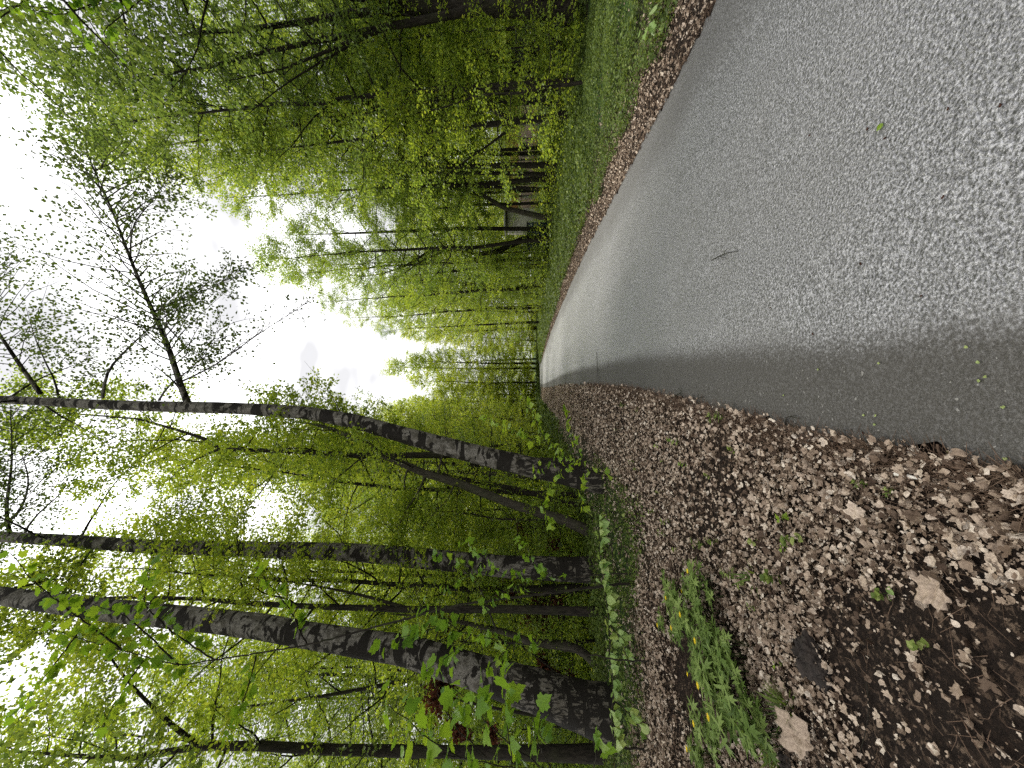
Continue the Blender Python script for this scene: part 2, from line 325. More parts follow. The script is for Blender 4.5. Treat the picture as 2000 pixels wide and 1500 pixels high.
def nrm(v): return v / (np.linalg.norm(v, axis=-1, keepdims=True) + 1e-9)
def leaf_geo(pos, d, n, size, tmpl, tint):
    """n leaves: base pos, pointing along d, upper side along n"""
    tv, tf = tmpl; d = nrm(d); X = nrm(np.cross(d, n)); Z = np.cross(X, d)
    V = pos[:, None, :] + size[:, None, None] * (tv[None, :, 0:1] * X[:, None] + tv[None, :, 1:2] * d[:, None] + tv[None, :, 2:3] * Z[:, None])
    k = len(tv); F = (tf[None] + (np.arange(len(pos)) * k)[:, None, None]).reshape(-1, 3)
    return V.reshape(-1, 3), F, np.repeat(tint, len(tf))
def leaf_obj(name, groups, m, parent=None, off=(0, 0, 0)):
    Vs, Fs, Ts, n = [], [], [], 0
    for g in groups:
        if len(g[0]) == 0: continue
        V, F, T = leaf_geo(*g); Vs.append(V); Fs.append(F + n); Ts.append(T); n += len(V)
    return link_mesh(name, np.concatenate(Vs) - np.asarray(off), np.concatenate(Fs), m, parent, False, {'tint': ('FACE', np.concatenate(Ts))})
def rand_dirs(rng, n, up=0.0, spread=1.0):
    a = rng.uniform(0, 2 * math.pi, n); e = rng.normal(up, spread * .35, n)
    return np.stack([np.cos(a) * np.cos(e), np.sin(a) * np.cos(e), np.sin(e)], 1)
def path_interp(P, t):
    P = np.asarray(P); t = np.atleast_1d(t) * (len(P) - 1); i = np.clip(t.astype(int), 0, len(P) - 2); f = (t - i)[:, None]
    return P[i] * (1 - f) + P[i + 1] * f
def smooth_path(P, n):
    P = np.asarray(P, float); s = np.concatenate([[0], np.cumsum(np.linalg.norm(np.diff(P, axis=0), axis=1))]); u = np.linspace(0, s[-1], n)
    Q = np.stack([np.interp(u, s, P[:, i]) for i in range(P.shape[1])], 1)
    for _ in range(2): Q[1:-1] = .25 * Q[:-2] + .5 * Q[1:-1] + .25 * Q[2:]
    return Q

# ------------------------------------------------------------------ tree growth
class Grow:
    def __init__(s, seed, keep=None):
        s.rng = np.random.default_rng(seed); s.tb = Tubes(); s.pos = []; s.dir = []; s.nor = []; s.siz = []; s.tin = []; s.keep = keep; s.limbs = []
    def spray(s, P, n, width, lsize, flat=.35, tint=.5, hang=.2):
        """leaves on a flat fan of fine twigs round the branch P"""
        r = s.rng; n = int(n)
        if n < 1: return
        t = r.uniform(.12, 1.04, n); t = np.clip(t, 0, 1); B = path_interp(P, t)
        ax = nrm(P[-1] - P[0]); side = nrm(np.cross(ax, [0, 0, 1.0])); sg = r.choice([-1, 1], n)
        wd = width * (1.05 - .6 * t) * np.abs(r.normal(0, .55, n))
        # gather the leaves onto discrete twigs so that gaps stay open
        tw = np.round(t * 9) / 9; B = B * .35 + path_interp(P, np.clip(tw, 0, 1)) * .65
        pos = B + side * (sg * wd)[:, None] + ax * (wd * .6)[:, None] + r.normal(0, .04 + width * .07, (n, 3)) * np.array([1, 1, flat * 2.2]) - np.array([0, 0, 1]) * (wd * wd * .35)[:, None]
        d = nrm(side * sg[:, None] * .7 + ax * .6 + r.normal(0, .55, (n, 3)) - np.array([0, 0, hang])); nn = nrm(np.array([0, 0, 1.0]) + r.normal(0, .5, (n, 3)))
        s.put(pos, d, nn, lsize * r.uniform(.6, 1.25, n), np.clip(r.normal(tint, .2, n), 0, 1))
    def put(s, pos, d, nn, sz, ti):
        if s.keep is not None:
            k = s.keep(pos); pos, d, nn, sz, ti = pos[k], d[k], nn[k], sz[k], ti[k]
        s.pos.append(pos); s.dir.append(d); s.nor.append(nn); s.siz.append(sz); s.tin.append(ti)
    def limb(s, p0, dv, L_, r0, nsec, seclen, nl, lsize, up=.15, width=.28, k=5, segs=7, tint=.5, tubes=True, pts=None, wig=.13, hang=.2, twr=.0045):
        r = s.rng
        if pts is None:
            P = [np.asarray(p0, float)]; d = nrm(np.asarray(dv, float)); st = L_ / segs
            for i in range(segs):
                d = nrm(d + r.normal(0, wig, 3) + np.array([0, 0, up * .25])); P.append(P[-1] + d * st)
            P = np.array(P)
        else: P = np.asarray(pts, float)
        n = len(P)
        if s.keep is not None:
            ok = s.keep(P); bad = np.where(~ok)[0]; 
            if len(bad) and bad[0] > 1: P = P[:bad[0] + 1]; n = len(P)
            elif len(bad) and bad[0] <= 1: return P
        R = r0 * (1 - np.linspace(0, 1, n) ** .8 * .88)
        if pts is not None: lt = Tubes(); lt.add(P, R, k); s.limbs.append(lt)
        else: s.tb.add(P, R, k)
        for j in range(int(nsec)):
            t = .18 + .8 * (j + r.uniform(0, .8)) / nsec; b = path_interp(P, t)[0]; ax = nrm(path_interp(P, min(1, t + .05))[0] - path_interp(P, t - .05)[0])
            side = nrm(np.cross(ax, [0, 0, 1.0])) * (1 if j % 2 else -1)
            d = nrm(ax * r.uniform(.3, .9) + side * r.uniform(.5, 1) + np.array([0, 0, r.normal(.08, .3)])); sl = seclen * (1.15 - .55 * t) * r.uniform(.6, 1.25)
            Q = [b]
            for i in range(4): d = nrm(d + r.normal(0, .17, 3) - np.array([0, 0, .05])); Q.append(Q[-1] + d * sl / 4)
            Q = np.array(Q)
            if s.keep is not None and not s.keep(Q[2:3])[0]: continue
            if tubes: s.tb.add(Q, np.interp(range(5), [0, 4], [max(twr, r0 * .22), twr * .45]), 3)
            s.spray(Q, nl, width * sl, lsize, tint=tint, hang=hang)
        s.spray(P[n // 2:], nl, width * seclen, lsize, tint=tint, hang=hang)
        return P
    def crown(s, P, R, nl, t0, t1, llen, nsec, seclen, nleaf, lsize, el=(.15, .9), tint=.5, azb=None, prof=None, tubes=True, up=.15, width=.28, hang=.2):
        r = s.rng; az = r.uniform(0, 6.28)
        for i in range(nl):
            q = (i + r.uniform(.1, .9)) / nl; t = t0 + (t1 - t0) * q; p = path_interp(P, t)[0]; rad = float(np.interp(t, np.linspace(0, 1, len(R)), R))
            az += 2.4 + r.normal(0, .3); a = az if azb is None else azb + r.normal(0, 1.0)
            e = el[0] + (el[1] - el[0]) * q + r.normal(0, .12)
            f = prof(q) if prof else (math.sin(math.pi * min(1, .18 + .82 * q) ** .85) * .75 + .25)
            s.limb(p, (math.cos(a) * math.cos(e), math.sin(a) * math.cos(e), math.sin(e)), llen * f * r.uniform(.7, 1.2), min(rad * .5, .011 * llen * f + .006), nsec, seclen, nleaf, lsize, tint=tint, tubes=tubes, up=up, width=width, hang=hang)
    def finish(s, name, base, bark, leafm, label=None, cat='tree', group=None, tmpl=T_RH, trunk='trunk', crown='crown'):
        root = empty(name, base); tag(root, label, cat, group)
        s.tb.build(trunk, bark, root, base)
        for lt in s.limbs: lt.build('branch', bark, root, base)
        if s.pos:
            g = [(np.concatenate(s.pos), np.concatenate(s.dir), np.concatenate(s.nor), np.concatenate(s.siz), tmpl, np.concatenate(s.tin))]
            if len(g[0][0]): leaf_obj(crown, g, leafm, root, base)
        return root
def traced(pts, Y, ext=None, sink=.15, dY=0, ws=1.0):
    """stem points read from the photograph (ix, iy, width in photo pixels), standing at distance Y"""
    P = []; R = []
    for q, (ix, iy, wd) in enumerate(pts):
        y = Y + dY * q / max(1, len(pts) - 1); P.append(W(ix, iy, y)); R.append(ws * wd * y / FPX / 2)
    P = np.array(P); R = np.array(R)
    P = np.concatenate([[P[0] * [1, 1, 0] + [0, 0, float(H(P[0][0], P[0][1])) - sink]], P]) if P[0][2] > H(P[0][0], P[0][1]) + .02 else np.concatenate([[P[0] - [0, 0, sink]], P])
    R = np.concatenate([[R[0] * 1.15], R])
    if ext:
        d = nrm(P[-1] - P[-2]); P = np.concatenate([P, [P[-1] + (d * .6 + np.array([0, 0, .4])) * ext * .5, P[-1] + (d * .4 + np.array([0, 0, .6])) * ext]]); R = np.concatenate([R, [R[-1] * .6, .01]])
    n = max(24, int(np.sum(np.linalg.norm(np.diff(P, axis=0), axis=1)) / .12))
    Q = smooth_path(np.concatenate([P, R[:, None]], 1), n); return Q[:, :3], Q[:, 3]

# ------------------------------------------------------------------ the ground and the path
def axis_pts(spec):
    a = []
    for lo, hi, st in spec: a.append(np.arange(lo, hi, st))
    return np.unique(np.round(np.concatenate(a + [[spec[-1][1]]]), 4))
gx = axis_pts([(-400, -60, 20), (-60, -12, 2), (-12, -6, .5), (-6, 6, .1), (6, 14, .4), (14, 60, 2), (60, 401, 20)])
gy = axis_pts([(-100, -6, 6), (-6, .6, .4), (.6, 9, .1), (9, 24, .4), (24, 80, 1.5), (80, 220, 5), (220, 600, 40)])
XX, YY = np.meshgrid(gx, gy); ZZ = H(XX, YY)
inside = sstep(-.02, .12, XX - xl(YY)) * sstep(-.02, .12, xr(YY) - XX); ZZ = ZZ - .07 * inside
green = np.where(XX > xr(YY), sstep(1.0, 2.2, XX - xr(YY)), sstep(1.2, 2.4, xl(YY) - XX) * sstep(4.6, 6.5, YY)) + .6 * sstep(30, 60, YY)
nx, ny = len(gx), len(gy); ii = (np.arange(ny - 1)[:, None] * nx + np.arange(nx - 1)[None]).ravel()
o = link_mesh('ground', np.stack([XX, YY, ZZ], -1).reshape(-1, 3), None, M['ground'], F4=np.stack([ii, ii + 1, ii + nx + 1, ii + nx], 1), attrs={'green': ('POINT', np.clip(green, 0, 1).ravel())}); tag(o, kind='structure')
ry = axis_pts([(-8, 12, .1), (12, 60, .5), (60, dlast[0] + 39, 1)]); nc = 14
u = np.linspace(0, 1, nc)[None]; a, b = xl(ry)[:, None], xr(ry)[:, None]
wob = (.035 * np.sin(ry * 5.1) + .03 * np.sin(ry * 12.7 + 1) + .02 * np.sin(ry * 31))[:, None]; a = a + wob; b = b + wob[::-1]
RX = a + (b - a) * u; RY = ry[:, None] + 0 * u; RZ = hc(RY) + .012 + .035 * (1 - (2 * u - 1) ** 2)
ii = (np.arange(len(ry) - 1)[:, None] * nc + np.arange(nc - 1)[None]).ravel()
o = link_mesh('path', np.stack([RX, RY, RZ], -1).reshape(-1, 3), None, M['asphalt'], F4=np.stack([ii, ii + 1, ii + nc + 1, ii + nc], 1),
              attrs={'from_left': ('POINT', (RX - xl(ry)[:, None]).ravel()), 'from_right': ('POINT', (xr(ry)[:, None] - RX).ravel())}); tag(o, kind='structure')
def path_z(x, y):
    u = (x - xl(y)) / (xr(y) - xl(y)); return hc(y) + .012 + .035 * (1 - (2 * u - 1) ** 2)
def surf(x, y):
    x = np.asarray(x, float); y = np.asarray(y, float)
    return np.where((x > xl(y)) & (x < xr(y)), path_z(x, y), H(x, y))

# ------------------------------------------------------------------ litter and ground cover (stuff)
def litter(name, seed, spots, smin, smax, label):
    rng = np.random.default_rng(seed); x, y, sc_ = spots(rng); n = len(x)
    pos = np.stack([x, y, surf(x, y) + rng.uniform(.004, .035, n)], 1)
    nn = nrm(np.array([0, 0, 1.0]) + rng.normal(0, .55, (n, 3))); d = rand_dirs(rng, n, 0, .9)
    sz = rng.uniform(smin, smax, n) * sc_; ti = np.clip(rng.normal(.52, .27, n), 0, 1)
    k = rng.integers(0, 10, n); gs = []
    for sel, t, f in ((k < 3, T_D1, 1), ((k >= 3) & (k < 6), T_D2, .9), ((k == 6), T_OV, .7), (k >= 7, T_MD, 1.0)):
        gs.append((pos[sel], d[sel], nn[sel], sz[sel] * f, t, ti[sel]))
    o = leaf_obj(name, gs, M['dead']); tag(o, label, 'fallen leaves', kind='stuff'); return o
def left_spots(rng):
    X, Y, S = [], [], []
    for (y0, y1, x0, dens, s) in ((.7, 2.6, -2.6, 3600, .33), (.7, 3, -3.6, 1700, 1), (3, 6, -6.4, 1100, 1.0), (6, 10, -7, 500, 1.2), (10, 22, -3.6, 260, 1.5), (22, 55, -3, 80, 2.1)):
        n = int((y1 - y0) * (-x0) * dens); x = rng.uniform(x0, 0, n); y = rng.uniform(y0, y1, n)
        dl = xl(y) - x
        k = (dl > -.02 - .06 * rng.random(n) ** 3)
        bare = sstep(.05, .6, lump(x, y, 2.1, .7) + .9 * sstep(-.55, -1.0, x) * sstep(2.5, 1.6, y))       # trodden bare soil low on the bank
        k &= rng.random(n) > .88 * bare * sstep(4.5, 2.4, y)
        k &= ~((np.abs(x + 2.75) < .4) & (np.abs(y - 3.75) < .3))
        k &= rng.random(n) > .72 * sstep(-1.3, -2.0, x) * sstep(4.7, 5.8, y)
        k &= rng.random(n) > .75 * sstep(2.2, 4.5, -x) * sstep(4.5, 7, y)
        X.append(x[k]); Y.append(y[k]); S.append(np.full(k.sum(), s))
    return np.concatenate(X), np.concatenate(Y), np.concatenate(S)
def right_spots(rng):
    X, Y, S = [], [], []
    for (y0, y1, dens, s) in ((-1, 8, 800, .9), (8, 20, 350, 1.1), (20, 50, 70, 1.7)):
        n = int((y1 - y0) * 2.4 * dens); y = rng.uniform(y0, y1, n); q = rng.uniform(-.03, 2.4, n); x = xr(y) + q
        k = rng.random(n) > sstep(.7, 1.5, q + .25 * lump(x, y, 1.7)) * .9
        X.append(x[k]); Y.append(y[k]); S.append(np.full(k.sum(), s))
    return np.concatenate(X), np.concatenate(Y), np.concatenate(S)
litter('leaf_litter', 5, left_spots, .02, .052, 'brown dry leaves littering the bank left of the path')
litter('leaf_litter', 6, right_spots, .022, .05, 'strip of brown dry leaves along the right edge of the path')
# fine needles and stalks along the left edge
rng = np.random.default_rng(9); tb = Tubes()
for i in range(9000):
    y = .8 + 9 * rng.random() ** 1.4; x = float(xl(y)) - abs(rng.normal(0, .10)) + .025; a = rng.normal(1.35, .7); l = rng.uniform(.02, .09) * (1 + y * .06)
    p = np.array([x, y, float(surf(x, y)) + rng.uniform(.006, .03)]); d = np.array([math.cos(a), math.sin(a), rng.normal(0, .12)])
    tb.add([p, p + d * l / 2 + rng.normal(0, .004, 3), p + d * l], [.0013, .0012, .0008], 3)
for i in range(1700):
    y = .9 + 5 * rng.random(); x = -.3 - 3.2 * rng.random(); a = rng.uniform(0, 6.28); l = rng.uniform(.04, .16)
    p = np.array([x, y, float(surf(x, y)) + rng.uniform(.01, .04)]); d = np.array([math.cos(a), math.sin(a), rng.normal(0, .1)])
    tb.add([p, p + d * l / 2 + rng.normal(0, .01, 3), p + d * l], [.0016, .0013, .001], 3)
for i in range(1500):
    y = 2.5 + 30 * rng.random() ** 2; x = float(xr(y)) + abs(rng.normal(0, .05)) - .02; a = rng.uniform(0, 6.28); l = rng.uniform(.03, .08) * (1 + y * .05)
    p = np.array([x, y, float(surf(x, y)) + .015]); d = np.array([math.cos(a), math.sin(a), rng.normal(0, .1)])
    tb.add([p, p + d * l / 2, p + d * l], [.0016, .0016, .001], 3)
o = tb.build('twig_litter', M['twig']); tag(o, 'reddish needles and fine broken twigs strewn on the path edges', 'twig litter', kind='stuff')
def cover(name, seed, zones, label, tint0=.45, lm='cover', cat='ground cover'):
    rng = np.random.default_rng(seed); gs = {id(T_RH): [], id(T_OV): []}; tm = {id(T_RH): T_RH, id(T_OV): T_OV}
    for (fx, y0, y1, wdt, dens, hmax, sz, t) in zones:
        n = int((y1 - y0) * wdt * dens); y = rng.uniform(y0, y1, n); x = fx(y, rng.random(n) * wdt)
        cl = lump(x, y, 1.9, seed) + .6 * lump(x, y, 5.3, seed + 1); k = cl + rng.normal(0, .5, n) > -.35; x, y, cl = x[k], y[k], cl[k]; n = len(x)
        hh = hmax * (0.35 + .65 * sstep(-.8, 1, cl)) * rng.random(n) ** .6
        pos = np.stack([x, y, H(x, y) + hh], 1); d = rand_dirs(rng, n, -.1, 1.0); nn = nrm(np.array([0, 0, 1.0]) + rng.normal(0, .45, (n, 3)))
        gs[id(t)].append((pos, d, nn, rng.uniform(.6, 1.3, n) * sz, t, np.clip(rng.normal(tint0, .22, n), 0, 1)))
    o = leaf_obj(name, sum(gs.values(), []), M[lm]); tag(o, label, cat, kind='stuff')
cover('ground_cover', 1, [(lambda y, q: xr(y) + .7 + q + .25 * lump(y, y, 1.3), 0, 9, 4, 2300, .17, .042, T_RH),
                          (lambda y, q: xr(y) + .75 + q, 9, 18, 7, 800, .24, .075, T_RH), (lambda y, q: xr(y) + 4.9 + q, 0, 9, 7, 700, .30, .08, T_RH),
                          (lambda y, q: xr(y) + .5 + q, 18, 40, 9, 300, .26, .12, T_RH), (lambda y, q: xr(y) + .35 + q, 40, 110, 14, 60, .3, .25, T_RH)],
      'dense low green woodland plants covering the ground right of the path')
cover('ground_cover', 2, [(lambda y, q: -2.6 - q, 7.4, 12, 8, 420, .35, .07, T_RH), (lambda y, q: -2.2 - q, 12, 30, 12, 120, .4, .15, T_RH), (lambda y, q: xl(y) - 1.6 - q, 18, 50, 3, 120, .2, .16, T_RH),
                          (lambda y, q: xl(y) - 1.5 - q, 30, 110, 16, 34, .5, .34, T_RH), (lambda y, q: -1.5 - q, 5.0, 8.8, 6.5, 620, .12, .036, T_RH), (lambda y, q: -1.9 - q, 5.2, 8.6, 6, 200, .16, .05, T_OV)],
      'sparse green plants on the shaded ground among the left trees', .5)

cover('undergrowth', 3, [(lambda y, q: -2.9 - q, 9.2, 15, 11, 190, 1.5, .085, T_RH), (lambda y, q: -2.6 - q, 13, 24, 14, 70, 2.2, .12, T_RH)], 'bright green undergrowth of leafy shoots behind the birches', .5, 'leaf', 'undergrowth')
cover('undergrowth', 4, [(lambda y, q: 7.0 + q, 8.5, 16, 8, 150, 1.1, .08, T_RH), (lambda y, q: 6.5 + q, 16, 34, 10, 60, 1.3, .12, T_RH)], 'bright green undergrowth of leafy shoots behind the right verge', .5, 'leaf', 'undergrowth')
# ------------------------------------------------------------------ traced trees, left side
LK = lambda lim, zt=3: (lambda p: (p[:, 0] < lim + .5 * np.sin(p[:, 1] * 1.9) * .8) )
def birch_tree(seed, pts, Y, label, limbs=(), ext=6, keep=None, sink=.2, n_l=18, t0=.5, llen=2.6):
    P, R = traced(pts, Y, ext, sink, ws=.87); g = Grow(seed, keep); g.tb.add(P, R, 24, .018, seed)
    for (lp, r0, ns, sl, nl) in limbs:
        Q = smooth_path([W(a, b, c) for a, b, c in lp], 12); g.limb(None, None, 0, r0, int(ns * 2.2), sl * 1.3, nl * 1.0 if nl > 12 else nl, .07, pts=Q, width=.42, twr=.0075, tint=.45)
    g.crown(P, R, n_l, t0, .98, llen, 11, 1.1, 40, .07, el=(-.05, .9), tint=.45, up=-.1, width=.42, hang=.6)
    root = g.finish('birch_tree', P[1] * [1, 1, 0] + [0, 0, float(H(P[1][0], P[1][1]))], M['birch'], M['birch_leaf'], label, 'birch tree')
    return root
YA = 8.0
birch_tree(11, [(1186, 938, 64), (1160, 940, 52), (1100, 925, 47), (1020, 908, 45), (915, 884, 42), (800, 853, 38), (700, 824, 33), (600, 806, 30), (525, 801, 29), (450, 797, 27), (368, 795, 27), (270, 793, 24), (175, 789, 23), (80, 784, 20), (0, 780, 19)], YA,
    'mottled grey birch curving up beside the path, the nearest tree to its left edge',
    [([(368, 792, 8), (345, 745, 7.9), (332, 672, 7.7), (292, 600, 7.5), (252, 500, 7.3), (215, 400, 7.1), (192, 330, 7.0), (178, 322, 7)], .075, 26, 1.5, 46),
     ([(178, 322, 7), (160, 318, 7), (135, 300, 6.9), (120, 285, 6.9)], .014, 2, .3, 16),
     ([(198, 325, 7), (212, 300, 6.9), (235, 285, 6.9), (245, 265, 6.9)], .014, 3, .3, 5),
     ([(80, 770, 8), (40, 715, 7.8), (0, 655, 7.6), (-60, 560, 7.3), (-110, 450, 7)], .05, 22, 1.5, 44),
     ([(200, 778, 8), (205, 725, 7.9), (250, 680, 7.7), (300, 632, 7.5), (370, 590, 7.3)], .035, 14, .9, 34),
     ([(370, 782, 8), (335, 740, 7.9), (292, 706, 7.8)], .035, 1, .2, 4),
     ([(355, 745, 8), (420, 715, 7.8), (500, 655, 7.5), (570, 610, 7.3), (610, 585, 7.1)], .022, 12, .7, 5),
     ([(310, 782, 8), (325, 755, 7.9), (375, 720, 7.8), (410, 680, 7.7), (430, 630, 7.6)], .025, 10, .8, 30),
     ([(320, 630, 7.6), (365, 680, 7.6), (400, 705, 7.6)], .02, 6, .6, 20),
     ([(300, 610, 7.6), (350, 585, 7.4), (420, 560, 7.2), (470, 525, 7.1)], .02, 12, .7, 26),
     ([(255, 510, 7.4), (255, 440, 7.2), (300, 390, 7.1), (340, 330, 7)], .02, 12, .7, 24)],
    ext=6, keep=lambda p: p[:, 0] < 4.9, n_l=16, t0=.62, llen=2.3)
birch_tree(12, [(1180, 1112, 62), (1120, 1112, 52), (1000, 1108, 46), (900, 1098, 44), (800, 1088, 44), (700, 1079, 40), (600, 1075, 37), (500, 1073, 35), (300, 1068, 31), (130, 1056, 28), (0, 1048, 25)], 9.0,
    'upright silvery birch with black bands, the middle one of the three large birches', [([(20, 1045, 9), (10, 1000, 8.8), (25, 900, 8.5), (20, 800, 8)], .05, 12, 1.2, 36), ([(0, 1030, 9), (40, 1000, 8.9), (60, 940, 8.8), (40, 880, 8.6)], .05, 12, 1.2, 36)],
    keep=lambda p: p[:, 0] < .6, t0=.55)
birch_tree(13, [(1212, 1402, 128), (1180, 1393, 108), (1130, 1378, 94), (1050, 1350, 84), (980, 1328, 76), (900, 1303, 68), (800, 1272, 62), (650, 1248, 55), (500, 1222, 52), (350, 1206, 49), (200, 1190, 46), (60, 1172, 40), (0, 1163, 38)], 6.8,
    'thick rough-based birch leaning toward the path, largest trunk on the left', ext=5, keep=lambda p: p[:, 0] < .3, t0=.7, n_l=10)
WS = {21: .62, 22: .85, 23: .8, 24: .64, 25: .72, 26: .8, 27: .8, 31: .78, 32: .8, 33: .65, 34: .5, 35: .5, 36: .5, 37: .7, 38: .6, 39: .7}
def dark_tree(seed, pts, Y, label, name='maple_tree', bark='bark', limbs=(), ext=3, keep=None, n_l=16, t0=.25, llen=2.4, lm='leaf', cat='tree', lsize=.082, nleaf=50, nsec=10, seclen=1.0, el=(.0, .9), group=None, sides=12, t1=.98, tint=.5):
    P, R = traced(pts, Y, ext, ws=WS.get(seed, .65)); g = Grow(seed, keep); g.tb.add(P, R, sides, .03, seed)
    for (lp, r0, ns, sl, nl) in limbs:
        Q = smooth_path([W(a, b, c) for a, b, c in lp], 12); g.limb(None, None, 0, r0, ns, sl, nl, lsize, pts=Q, width=.5, tint=tint, k=7)
    g.crown(P, R, n_l, t0, t1, llen, nsec, seclen, nleaf, lsize, el=el, tint=tint)
    return g.finish(name, P[0] * [1, 1, 0] + [0, 0, float(H(P[0][0], P[0][1]))], M[bark], M[lm], label, cat, group)
KL = lambda p: p[:, 0] < .9 + .6 * np.sin(p[:, 1] * 1.7 + p[:, 2])
dark_tree(21, [(1140, 905, 30), (1000, 900, 24), (900, 888, 22), (700, 890, 18), (560, 881, 14), (430, 877, 12), (395, 855, 11), (340, 838, 9), (270, 818, 7), (120, 806, 4)], 10, 'slim dark maple rising just behind the curved birch', ext=1.5, keep=KL, t0=.35, n_l=26, limbs=[([(430, 877, 10), (400, 888, 10), (370, 905, 10), (350, 920, 10), (300, 960, 9.8)], .04, 8, .9, 36)])
dark_tree(22, [(1165, 1045, 26), (1100, 1015, 24), (1060, 1004, 22), (1000, 985, 20), (900, 945, 19), (830, 925, 17), (750, 890, 15), (690, 855, 12), (640, 835, 9)], 9.4, 'grey-barked tree leaning strongly right behind the birches', bark='bark_grey', ext=1, keep=KL, t0=.45, n_l=14)
dark_tree(23, [(1110, 985, 14), (1010, 955, 12), (900, 935, 11), (820, 920, 10), (760, 900, 8)], 11, 'thin dark stem leaning right between two leaning trees', ext=2, keep=KL, n_l=12, t0=.4, sides=8)
dark_tree(24, [(1192, 1196, 30), (1100, 1192, 25), (1000, 1190, 22), (800, 1190, 19), (600, 1184, 17), (480, 1178, 15), (400, 1170, 12), (250, 1166, 9), (140, 1172, 6)], 8.2, 'straight dark slender maple between the middle and the thick birch', keep=KL, t0=.4, n_l=24, ext=2,
    limbs=[([(800, 1190, 8.2), (720, 1165, 8.2), (650, 1150, 8.2), (560, 1135, 8.2), (480, 1125, 8.2)], .045, 10, .9, 36)])
dark_tree(25, [(1195, 1472, 46), (1100, 1472, 38), (1000, 1470, 32), (850, 1468, 29), (650, 1464, 27), (500, 1456, 24), (390, 1458, 20), (340, 1466, 16), (250, 1482, 13), (150, 1476, 10), (60, 1470, 7)], 7.4, 'dark straight forked tree at far left with a limb bending across',
    keep=KL, t0=.5, n_l=20, ext=2, limbs=[([(385, 1455, 7.4), (345, 1425, 7.3), (290, 1375, 7.2), (240, 1320, 7.1), (205, 1270, 7), (180, 1220, 7)], .06, 14, 1.0, 36)])
dark_tree(26, [(1180, 1312, 22), (1130, 1266, 20), (1090, 1258, 19), (1040, 1256, 17), (990, 1235, 14), (900, 1215, 10)], 9.2, 'crooked young tree bending behind the thick birch', bark='bark_grey', ext=2, keep=KL, n_l=9, t0=.5, sides=8)
dark_tree(27, [(1190, 1362, 14), (1000, 1330, 12), (870, 1315, 12), (740, 1340, 10), (640, 1358, 8), (500, 1378, 6)], 9.6, 'thin dark stem leaning left, seen beyond the thick birch', ext=1.5, keep=KL, n_l=12, t0=.4, sides=8)
# ------------------------------------------------------------------ traced trees, right side
KR = lambda p: (p[:, 0] > 4.6 + .7 * np.sin(p[:, 1] * 1.3) + .25 * np.maximum(0, 6 - p[:, 2])) & (p[:, 2] > 1.0)
def KRh(lim): return lambda p: p[:, 0] > lim + .6 * np.sin(p[:, 1] * 1.5 + p[:, 2] * .8)
dark_tree(31, [(1168, 12, 62), (1100, 11, 54), (1000, 12, 48), (930, 13, 40), (860, 16, 30), (760, 21, 22), (680, 28, 18), (600, 42, 15), (500, 55, 12), (400, 64, 9), (300, 78, 7)], 9.4, 'large dark multi-stemmed tree at the far right of the scene', lm='leaf_backlit', keep=KRh(4.4), t0=.4, n_l=26, ext=3, llen=2.8,
    limbs=[([(930, 12, 9.4), (800, 6, 9.3), (650, -6, 9.2), (520, -30, 9), (400, -55, 8.8)], .11, 14, 1.1, 36), ([(940, 16, 9.4), (862, 34, 9.3), (790, 45, 9.3), (700, 64, 9.2), (600, 84, 9), (490, 105, 8.8), (385, 142, 8.6), (260, 150, 8.4)], .12, 26, 1.2, 40), ([(780, 48, 9.3), (700, 72, 9.1), (640, 100, 9), (590, 120, 8.9), (540, 140, 8.8), (430, 160, 8.6)], .07, 14, 1.1, 36),
           ([(760, 50, 9.4), (680, 90, 9.2), (610, 130, 9), (540, 175, 8.8), (470, 235, 8.5)], .05, 14, 1.1, 36), ([(900, 25, 9.4), (820, -40, 9), (700, -120, 8.5), (600, -200, 8)], .09, 16, 1.2, 40)])
dark_tree(32, [(1098, 72, 30), (1065, 85, 30), (1045, 97, 40), (1010, 108, 30), (970, 112, 24), (930, 108, 18), (880, 100, 12)], 13.5, 'stout crooked old trunk leaning behind the fence', bark='bark', lm='leaf_deep', ext=3, keep=KRh(5), t0=.4, n_l=12, limbs=[([(1045, 100, 13.5), (1010, 128, 13.4), (975, 140, 13.3), (930, 152, 13.2), (880, 170, 13)], .16, 8, .9, 30)])
dark_tree(33, [(1138, 222, 24), (1090, 226, 22), (1050, 234, 18), (1000, 238, 18), (900, 250, 15), (800, 262, 12), (700, 272, 9), (600, 285, 6)], 11.5, 'dark forked maple with a branch sweeping right, close to the verge', lm='leaf_deep', keep=KRh(4.8), ext=2.5, t0=.2, n_l=26, llen=2.4,
    limbs=[([(1010, 238, 11.5), (975, 225, 11.5), (950, 205, 11.4), (925, 190, 11.4), (895, 165, 11.3), (840, 150, 11.2)], .10, 10, 1, 36), ([(1010, 240, 11.5), (960, 280, 11.4), (900, 320, 11.3), (840, 370, 11.2)], .05, 9, .9, 32)])
dark_tree(34, [(1105, 322, 24), (1000, 323, 21), (880, 325, 19), (790, 318, 15), (700, 300, 11), (600, 280, 8)], 15.5, 'left trunk of a pair of dark upright trees before the pink house', lm='leaf_deep', keep=KRh(5), ext=2.5, t0=.25, n_l=24, llen=2.6)
dark_tree(35, [(1100, 341, 18), (1000, 339, 16), (880, 337, 13), (760, 338, 11), (640, 336, 8)], 16.2, 'thinner trunk standing against the pair before the pink house', lm='leaf_deep', keep=KRh(5), ext=2.5, t0=.3, n_l=20)
dark_tree(36, [(1092, 352, 22), (1040, 350, 20), (960, 358, 18), (880, 363, 15), (780, 365, 12), (660, 372, 8), (560, 380, 6)], 17, 'slightly bowed dark tree before the left part of the pink house', lm='leaf_deep', keep=KRh(5), ext=3, t0=.3, n_l=24, llen=2.6)
